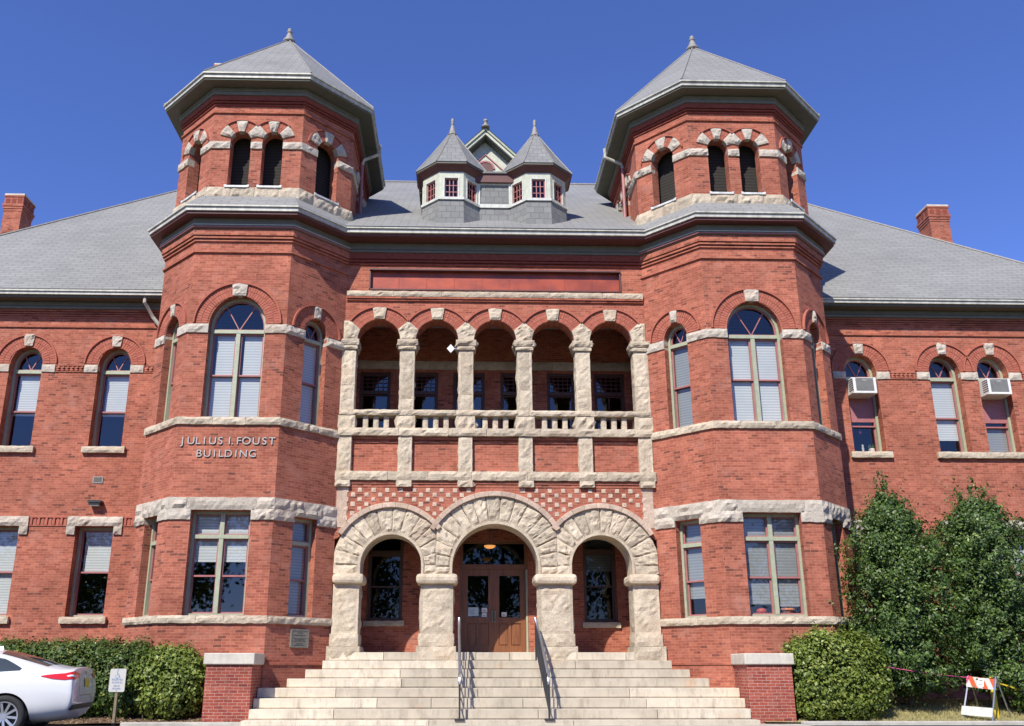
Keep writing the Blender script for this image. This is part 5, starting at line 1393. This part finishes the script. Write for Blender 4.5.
def mass(name, label, cat, boxes, mat, seed, leaf=.036, per=20, dens=330, group=None, tipmat=None, tips=0):
    """a clipped hedge or rounded shrub: leaf clumps over squashed ellipsoids, twigs inside"""
    rng = np.random.default_rng(seed); c0 = boxes[0]
    o = thing(name, label, cat, (c0[0], c0[1], .1), group)
    C, N, Sp, Tp, TN = [], [], [], [], []
    for (x, y, z, rx, ry, rz, pw) in boxes:
        area = (rx * ry + rx * rz + ry * rz); n = int(dens * area)
        for i in range(n):
            d = rng.normal(0, 1, 3); d /= np.linalg.norm(d)
            k = (abs(d[0]) ** pw + abs(d[1]) ** pw + abs(d[2]) ** pw) ** (-1 / pw)
            q = k * (rng.uniform(.86, 1.0) if rng.random() < .8 else rng.uniform(.4, .86)) * (1 + .14 * noise.noise(Vector((d[0] * k * rx * 2.4 + seed, d[1] * k * ry * 2.4, d[2] * k * rz * 2.4))))
            p = (x + d[0] * q * rx, y + d[1] * q * ry, z + d[2] * q * rz)
            if p[2] < .12: continue
            C.append(p); N.append((d[0], d[1], d[2] + .35)); Sp.append(rng.uniform(.04, .085))
            if tips and d[2] > .1 and rng.random() < tips:
                hh = rng.uniform(.04, .2) if tips > .3 else rng.uniform(.04, .14)
                for k2 in range(7): Tp.append((p[0] + rng.normal(0, .02), p[1] + rng.normal(0, .02), p[2] + hh * k2 / 6 + .02)); TN.append((d[0], d[1], .6))
    C, N, Sp = np.array(C), np.array(N), np.array(Sp)
    P, NN = clumps(rng, C, N, per, Sp); keep = (~inside_building(P)) & (P[:, 2] > .06); P, NN = P[keep], NN[keep]
    leaf_mesh('foliage', P, NN, leaf, mat, o, rng, .58, (c0[0], c0[1], .1))
    if Tp: leaf_mesh('new_shoots', np.array(Tp), np.array(TN), leaf * .8, tipmat or mat, o, rng, .5, (c0[0], c0[1], .1))
    mb = MB()
    for (x, y, z, rx, ry, rz, pw) in boxes:
        for i in range(int(10 * rx) + 4):
            xx, yy = x + rng.uniform(-.8, .8) * rx, y + rng.uniform(-.5, .5) * ry
            mb.tube([(xx, yy, .0), (xx + rng.normal(0, .06), yy, z * .6), (xx + rng.normal(0, .15), yy + rng.normal(0, .1), z + rz * .6)], [.014, .01, .004], 5)
    P_(o, mb, 'twigs', 'bark'); return o
mass('hedge', 'long dark green clipped hedge with yellowish new tips along the left wing', 'hedge', [(-7.3 - .85 * i, -1.14, .74 + .03 * (i % 2), .75, .60, .70, 3.2) for i in range(8)], 'hedge', 5, dens=620, tipmat='redtip', tips=.5)
mass('shrub', 'rounded lighter green shrub at the end of the long hedge, beside the brick pier', 'shrub', [(-6.28, -1.46, .72, .70, .50, .62, 2.6)], 'shrub', 8, leaf=.040, dens=640, per=22, tipmat='shrub', tips=.28)
mass('shrub', 'bright green rounded shrub right of the steps, next to the brick pier', 'shrub', [(6.50, -1.62, .84, .95, .58, .82, 2.7)], 'shrub', 21, leaf=.036, dens=640, per=24, tipmat='shrub', tips=.32)
mass('shrub', 'low dark bush at the right edge, beneath the hollies', 'shrub', [(10.75, -1.45, .62, .78, .42, .46, 2.4)], 'holly', 31, leaf=.034, dens=520, per=22)
# dry grass and litter
rng = np.random.default_rng(4)
def blades(name, n, x0, x1, y0, y1, h, mat, lab=None):
    x = rng.uniform(x0, x1, n); y = rng.uniform(y0, y1, n)
    keep = ~inside_building(np.c_[x, y, x]); x, y = x[keep], y[keep]; n = len(x)
    z = np.array([slope(a, b) for a, b in zip(x, y)])
    hh = h * rng.uniform(.4, 1.3, n); a = rng.uniform(0, 2 * pi, n); w = .007
    lean = rng.normal(0, .55, (n, 2)) * hh[:, None]
    V = np.empty((n, 3, 3)); V[:, 0] = np.c_[x - np.cos(a) * w, y - np.sin(a) * w, z - .005]; V[:, 1] = np.c_[x + np.cos(a) * w, y + np.sin(a) * w, z - .005]; V[:, 2] = np.c_[x + lean[:, 0], y + lean[:, 1], z + hh]
    me = bpy.data.meshes.new(name); me.from_pydata((V.reshape(-1, 3) * S).tolist(), [], [(3 * i, 3 * i + 1, 3 * i + 2) for i in range(n)])
    at = me.attributes.new('rnd', 'FLOAT', 'FACE'); at.data.foreach_set('value', rng.random(n).astype(np.float32))
    me.materials.append(M[mat]); o = bpy.data.objects.new(name, me); col.objects.link(o); return tag(o, kind='stuff')
blades('grass', 34000, 6.9, 14, KY, .2, .06, 'grass')
n = 2600
x = rng.uniform(-13, -5.0, n); y = rng.uniform(KY + .02, -.9, n); z = np.array([slope(a, b) + .012 for a, b in zip(x, y)])
P = np.c_[x, y, z]; keep = ~inside_building(P)
tag(leaf_mesh('leaf_litter', P[keep], np.tile((0., 0, 1.6), (keep.sum(), 1)), .024, 'litter', None, rng, .6), kind='stuff')

# ------------------------------------------------------------------ the white saloon car (metres, nose towards -x)
from mathutils.bvhtree import BVHTree
def build_car(loc):
    car = bpy.data.objects.new('parked_car', None); col.objects.link(car); car.location = loc
    tag(car, 'white four-door saloon car parked with its tail towards the steps, yellow rear plate', 'car')
    stn = [
        [(.20, 0, .28), (.18, .70, .28), (.03, .845, .50), (.05, .845, .80), (.085, .80, 1.0), (.11, .62, 1.10), (.12, 0, 1.125)],
        [(.21, 0, .265), (.20, .755, .265), (.075, .885, .52), (.10, .885, .81), (.13, .835, 1.005), (.15, .655, 1.105), (.15, 0, 1.13)],
        [(.26, 0, .24), (.26, .78, .24), (.20, .895, .57), (.23, .895, .82), (.25, .85, 1.0), (.24, .68, 1.095), (.24, 0, 1.125)],
        [(.55, 0, .20), (.55, .86, .20), (.52, .925, .60), (.52, .925, .85), (.52, .885, 1.02), (.50, .74, 1.11), (.48, 0, 1.155)],
        [(.95, 0, .20), (.95, .87, .20), (.95, .925, .62), (.95, .925, .86), (.95, .885, 1.03), (.95, .67, 1.255), (.92, 0, 1.305)],
        [(1.5, 0, .20), (1.5, .87, .20), (1.5, .925, .62), (1.5, .925, .86), (1.5, .88, 1.02), (1.5, .60, 1.40), (1.45, 0, 1.435)],
        [(2.2, 0, .20), (2.2, .87, .20), (2.2, .925, .62), (2.2, .925, .86), (2.2, .875, 1.01), (2.2, .585, 1.455), (2.2, 0, 1.48)],
        [(2.9, 0, .20), (2.9, .87, .20), (2.9, .925, .62), (2.9, .92, .85), (2.9, .875, .99), (2.85, .60, 1.40), (2.85, 0, 1.435)],
        [(3.4, 0, .20), (3.4, .87, .20), (3.4, .92, .60), (3.4, .92, .83), (3.4, .875, .97), (3.4, .70, 1.19), (3.4, 0, 1.235)],
        [(3.8, 0, .20), (3.8, .87, .20), (3.8, .915, .58), (3.8, .91, .80), (3.8, .86, .93), (3.8, .74, .985), (3.8, 0, 1.03)],
        [(4.4, 0, .20), (4.4, .84, .20), (4.4, .90, .55), (4.4, .88, .72), (4.4, .81, .84), (4.4, .62, .89), (4.4, 0, .92)],
        [(4.78, 0, .22), (4.72, .68, .22), (4.74, .74, .50), (4.72, .74, .64), (4.68, .68, .74), (4.68, .5, .78), (4.72, 0, .80)]]
    bm = bmesh.new(); rows = []
    for s_ in stn:
        row = [bm.verts.new((x, y, z)) for x, y, z in s_]
        rows.append(row + [bm.verts.new((x, -y, z)) for x, y, z in s_[-2:0:-1]])
    n = len(rows[0])
    for a, b in zip(rows, rows[1:]):
        for i in range(n): bm.faces.new((a[i], a[(i + 1) % n], b[(i + 1) % n], b[i]))
    for r, fl in ((rows[0], 1), (rows[-1], 0)):
        for i in range(n // 2):
            q = [r[i], r[i + 1], r[(n - i - 1) % n], r[(n - i) % n]]; q = list(dict.fromkeys(q))
            if len(q) > 2: bm.faces.new(q if fl else q[::-1])
    bmesh.ops.recalc_face_normals(bm, faces=bm.faces)
    me = bpy.data.meshes.new('body'); bm.to_mesh(me); bm.free()
    body = bpy.data.objects.new('body', me); col.objects.link(body)
    ss = body.modifiers.new('s', 'SUBSURF'); ss.levels = 3; ss.render_levels = 3
    cuts = []
    for X in (1.10, 3.92):
        cb = bmesh.new(); bmesh.ops.create_cone(cb, cap_ends=True, segments=40, radius1=.385, radius2=.385, depth=2.4, matrix=Matrix.Translation((X, 0, .32)) @ Matrix.Rotation(pi / 2, 4, 'X'))
        cm = bpy.data.meshes.new('cut'); cb.to_mesh(cm); cb.free(); co = bpy.data.objects.new('cut', cm); col.objects.link(co); cuts.append(co)
        bo = body.modifiers.new('b', 'BOOLEAN'); bo.object = co; bo.operation = 'DIFFERENCE'; bo.solver = 'EXACT'
    bpy.context.view_layer.update()
    dg = bpy.context.evaluated_depsgraph_get()
    new = bpy.data.meshes.new_from_object(body.evaluated_get(dg)); body.modifiers.clear(); body.data = new
    for c in cuts: bpy.data.objects.remove(c)
    bv = bmesh.new(); bv.from_mesh(new); tree = BVHTree.FromBMesh(bv); bv.free()
    new.materials.clear(); new.materials.append(M['carpaint'])
    for p in new.polygons: p.use_smooth = True; p.material_index = 0
    try: new.set_sharp_from_angle(angle=radians(38))
    except Exception: pass
    def put(o, par=car):
        o.parent = par; return o
    flip = Matrix(((-1, 0, 0, 0), (0, -1, 0, 0), (0, 0, 1, 0), (0, 0, 0, 1)))
    car.matrix_world = Matrix.Translation(loc) @ Matrix.Rotation(pi + radians(9), 4, 'Z')
    put(body)
    def on(p, off):
        c, nn, _, _ = tree.find_nearest(Vector(p)); 
        if nn.dot(Vector(p) - Vector((2.4, 0, .7))) < 0: nn = -nn
        return c + nn * off
    def dense(pl, k):
        out = []; L = [0]
        for a, b in zip(pl, pl[1:]): L.append(L[-1] + (Vector(b) - Vector(a)).length)
        for i in range(k + 1):
            t = L[-1] * i / k; j = min(len(L) - 2, max(q for q in range(len(L)) if L[q] <= t + 1e-9)); f = (t - L[j]) / (L[j + 1] - L[j] + 1e-9); out.append(Vector(pl[j]).lerp(Vector(pl[j + 1]), f))
        return out
    def patch(top, bot, mat, name, off=.006, k=18, m=8, par=car, smooth=True):
        T, Bo = dense(top, k), dense(bot, k); mb = MB()
        V = [on(T[i].lerp(Bo[i], j / m), off) for j in range(m + 1) for i in range(k + 1)]
        mb.add(V, [(j * (k + 1) + i, j * (k + 1) + i + 1, (j + 1) * (k + 1) + i + 1, (j + 1) * (k + 1) + i) for j in range(m) for i in range(k)])
        o = mb.build(name, mat, par, sc=1, smooth=smooth); return o
    patch([(1.36, -.53, 1.42), (1.40, 0, 1.44), (1.36, .53, 1.42)], [(.56, -.66, 1.15), (.50, 0, 1.17), (.56, .66, 1.15)], 'carglass', 'rear_window', .005, 20, 12)
    patch([(2.95, -.54, 1.39), (2.95, 0, 1.42), (2.95, .54, 1.39)], [(3.7, -.68, 1.04), (3.78, 0, 1.05), (3.7, .68, 1.04)], 'carglass', 'windscreen', .005, 20, 12)
    for sg in (-1, 1):
        f = lambda L: [(x, sg * y, z) for x, y, z in L]
        patch(f([(.93, .82, 1.10), (1.25, .68, 1.29), (1.75, .64, 1.37), (2.08, .64, 1.385)]), f([(.95, .86, 1.07), (1.3, .875, 1.045), (1.75, .875, 1.035), (2.08, .875, 1.03)]), 'carglass', 'side_window', .006)
        patch(f([(2.13, .64, 1.385), (2.6, .65, 1.37), (2.95, .68, 1.28), (3.35, .80, 1.08)]), f([(2.13, .875, 1.03), (2.6, .875, 1.02), (2.95, .875, 1.01), (3.38, .86, 1.0)]), 'carglass', 'side_window', .006)
        t = patch(f([(.60, .92, .985), (.40, .90, 1.03), (.24, .86, 1.055), (.12, .76, 1.055), (.09, .60, 1.035), (.09, .46, 1.01)]), f([(.60, .92, .975), (.40, .92, .93), (.22, .90, .915), (.06, .79, .915), (.06, .62, .93), (.06, .46, .985)]), 'redlens', 'taillight', .012, 24, 6)
        patch(f([(.20, .86, .985), (.08, .775, .985), (.07, .62, .985)]), f([(.18, .87, .962), (.06, .785, .958), (.06, .62, .962)]), 'clearlens', 'reversing_lens', .018, 14, 3, t)
        patch(f([(4.30, .86, .78), (4.55, .78, .74), (4.70, .62, .72)]), f([(4.30, .88, .70), (4.55, .82, .66), (4.72, .62, .64)]), 'clearlens', 'headlight', .01, 12, 4)
        for x0, x1 in ((1.30, 2.10), (2.15, 3.15)):
            for a, b in (((x0, .93, .98), (x0 + .0, .93, .40)), ((x1, .93, .98), (x1, .93, .40))):
                patch([(a[0] - .003, sg * a[1], a[2]), (b[0] - .003, sg * b[1], b[2])], [(a[0] + .003, sg * a[1], a[2]), (b[0] + .003, sg * b[1], b[2])], 'blackplastic', 'door_seam', .002, 14, 1)
            h = MB(); q = [on((x0 + .08 + .03 * i, sg * .93, .915), .022) for i in range(8)]; h.tube(q, .012, 6); h.build('door_handle', 'carpaint', car, sc=1, smooth=True)
        h = MB(); c = Vector((3.28, sg * 1.0, 1.02)); h.lathe((3.28, sg * 1.0, .95), [(0, 0), (.08, .01), (.095, .06), (.09, .12), (.05, .15), (0, .155)], 14); h.build('mirror', 'carpaint', car, sc=1, smooth=True)
    patch([(.06, .78, .50), (.02, .5, .50), (.02, -.5, .50), (.06, -.78, .50)], [(.10, .84, .41), (.05, .5, .41), (.05, -.5, .41), (.10, -.84, .41)], 'blackplastic', 'bumper_strip', .010, 24, 4)
    patch([(.06, .46, .655), (.03, 0, .655), (.06, -.46, .655)], [(.06, .46, .645), (.03, 0, .645), (.06, -.46, .645)], 'blackplastic', 'boot_seam', .003, 20, 1)
    for sg in (-1, 1): patch([(.09, sg * .47, 1.0), (.08, sg * .47, .655)], [(.09, sg * .478, 1.0), (.08, sg * .478, .655)], 'blackplastic', 'boot_seam', .003, 12, 1)
    patch([(.05, .16, .93), (.05, -.16, .93)], [(.04, .16, .78), (.04, -.16, .78)], 'plate', 'licence_plate', .014, 6, 4)
    patch([(.08, .03, 1.045), (.08, -.03, 1.045)], [(.08, .03, 1.0), (.08, -.03, 1.0)], 'lead', 'boot_badge', .01, 6, 4)
    patch([(.03, -.37, .625), (.03, -.45, .625)], [(.03, -.37, .575), (.03, -.45, .575)], 'alloy', 'tow_cover', .006, 4, 3)
    mb = MB(); mb.add([(1.50, -.035, 1.41), (1.50, .035, 1.41), (1.70, .0, 1.43), (1.52, 0, 1.475)], [(0, 1, 3), (1, 2, 3), (2, 0, 3)]); mb.build('roof_aerial', 'carpaint', car, sc=1)
    mb = MB(); mb.wbox(1.2, 3.6, -.84, .84, .17, .26); mb.build('underbody', 'blackplastic', car, sc=1)
    for X in (1.10, 3.92):
        mb = MB(); mb.wbox(X - .42, X + .42, -.62, .62, .2, .72); mb.build('wheel_well', 'blackplastic', car, sc=1)
        for sg in (-1, 1):
            y0 = sg * .82; mb = MB(); n = 40
            prof = [(.225, -.10), (.235, .095), (.27, .105), (.315, .10), (.333, .08), (.333, -.09), (.30, -.11), (.225, -.10)]
            V = []
            for k in range(n):
                t = 2 * pi * k / n; V += [(X + r * cos(t), y0 + sg * w_, .332 + r * sin(t)) for r, w_ in prof]
            N = len(prof); mb.add(V, [(k * N + i, ((k + 1) % n) * N + i, ((k + 1) % n) * N + i + 1, k * N + i + 1) for k in range(n) for i in range(N - 1)])
            wh = mb.build('wheel', 'rubber', car, sc=1, smooth=True)
            mb = MB()
            V = []; pr2 = [(.238, .06), (.238, .10), (.218, .098), (.21, .05)]
            for k in range(n):
                t = 2 * pi * k / n; V += [(X + r * cos(t), y0 + sg * w_, .332 + r * sin(t)) for r, w_ in pr2]
            mb.add(V, [(k * 4 + i, ((k + 1) % n) * 4 + i, ((k + 1) % n) * 4 + i + 1, k * 4 + i + 1) for k in range(n) for i in range(3)])
            for k in range(10):
                t = 2 * pi * k / 10 + .1
                def q(r, dt, w_): return (X + r * cos(t + dt), y0 + sg * w_, .332 + r * sin(t + dt))
                mb.add([q(.04, -.5, .075), q(.04, .5, .075), q(.222, .09, .09), q(.222, -.09, .09), q(.04, -.5, .04), q(.04, .5, .04), q(.222, .09, .05), q(.222, -.09, .05)], [(0, 1, 2, 3), (0, 3, 7, 4), (1, 5, 6, 2)])
            mb.add([(X + .055 * cos(2 * pi * k / 16), y0 + sg * .082, .332 + .055 * sin(2 * pi * k / 16)) for k in range(16)], [tuple(range(16))])
            mb.build('rim', 'alloy', wh, sc=1)
            mb = MB(); mb.add([(X + .225 * cos(2 * pi * k / 24), y0 + sg * .02, .332 + .225 * sin(2 * pi * k / 24)) for k in range(24)], [tuple(range(24))]); mb.build('brake_disc', 'blackplastic', wh, sc=1)
    return car
CARX, CARY = -6.26, -5.50                    # tail end, centre line
build_car((CARX * S, CARY * S, .07 * S))

# ------------------------------------------------------------------ tall trees across the street, mirrored in the window panes
def street_tree(label, x, y, h, r, seed):
    rng = np.random.default_rng(seed)
    o = thing('street_tree', label, 'tree', (x, y, 0), 'tall trees across the street')
    trunk(o, x, y, 0, h * .75, .35, rng, 14)
    C, N = [], []
    for i in range(420):
        d = rng.normal(0, 1, 3); d /= np.linalg.norm(d); q = rng.uniform(.45, 1.0) * (1 + .25 * noise.noise(Vector(d * 2.2) + Vector((seed, 0, 0))))
        C.append((x + d[0] * r * q, y + d[1] * r * q, h * .60 + d[2] * h * .40 * q)); N.append(d)
    P, NN = clumps(rng, np.array(C), np.array(N), 16, rng.uniform(.3, .75, len(C)))
    leaf_mesh('crown', P, NN, .22, 'hedge', o, rng, .6, (x, y, 0))
for i, (x, y, h, r) in enumerate(((-34, -50, 13, 6), (-22, -46, 15, 6.5), (-9.5, -49, 14, 6), (2.5, -46, 16, 7), (15, -50, 13, 6), (27, -47, 15, 6.5))):
    street_tree(('westernmost', 'tall second', 'third', 'tallest central', 'lower fifth', 'easternmost')[i] + ' leafy tree in the row across the street, seen in the panes', x, y, h, r, 40 + i)
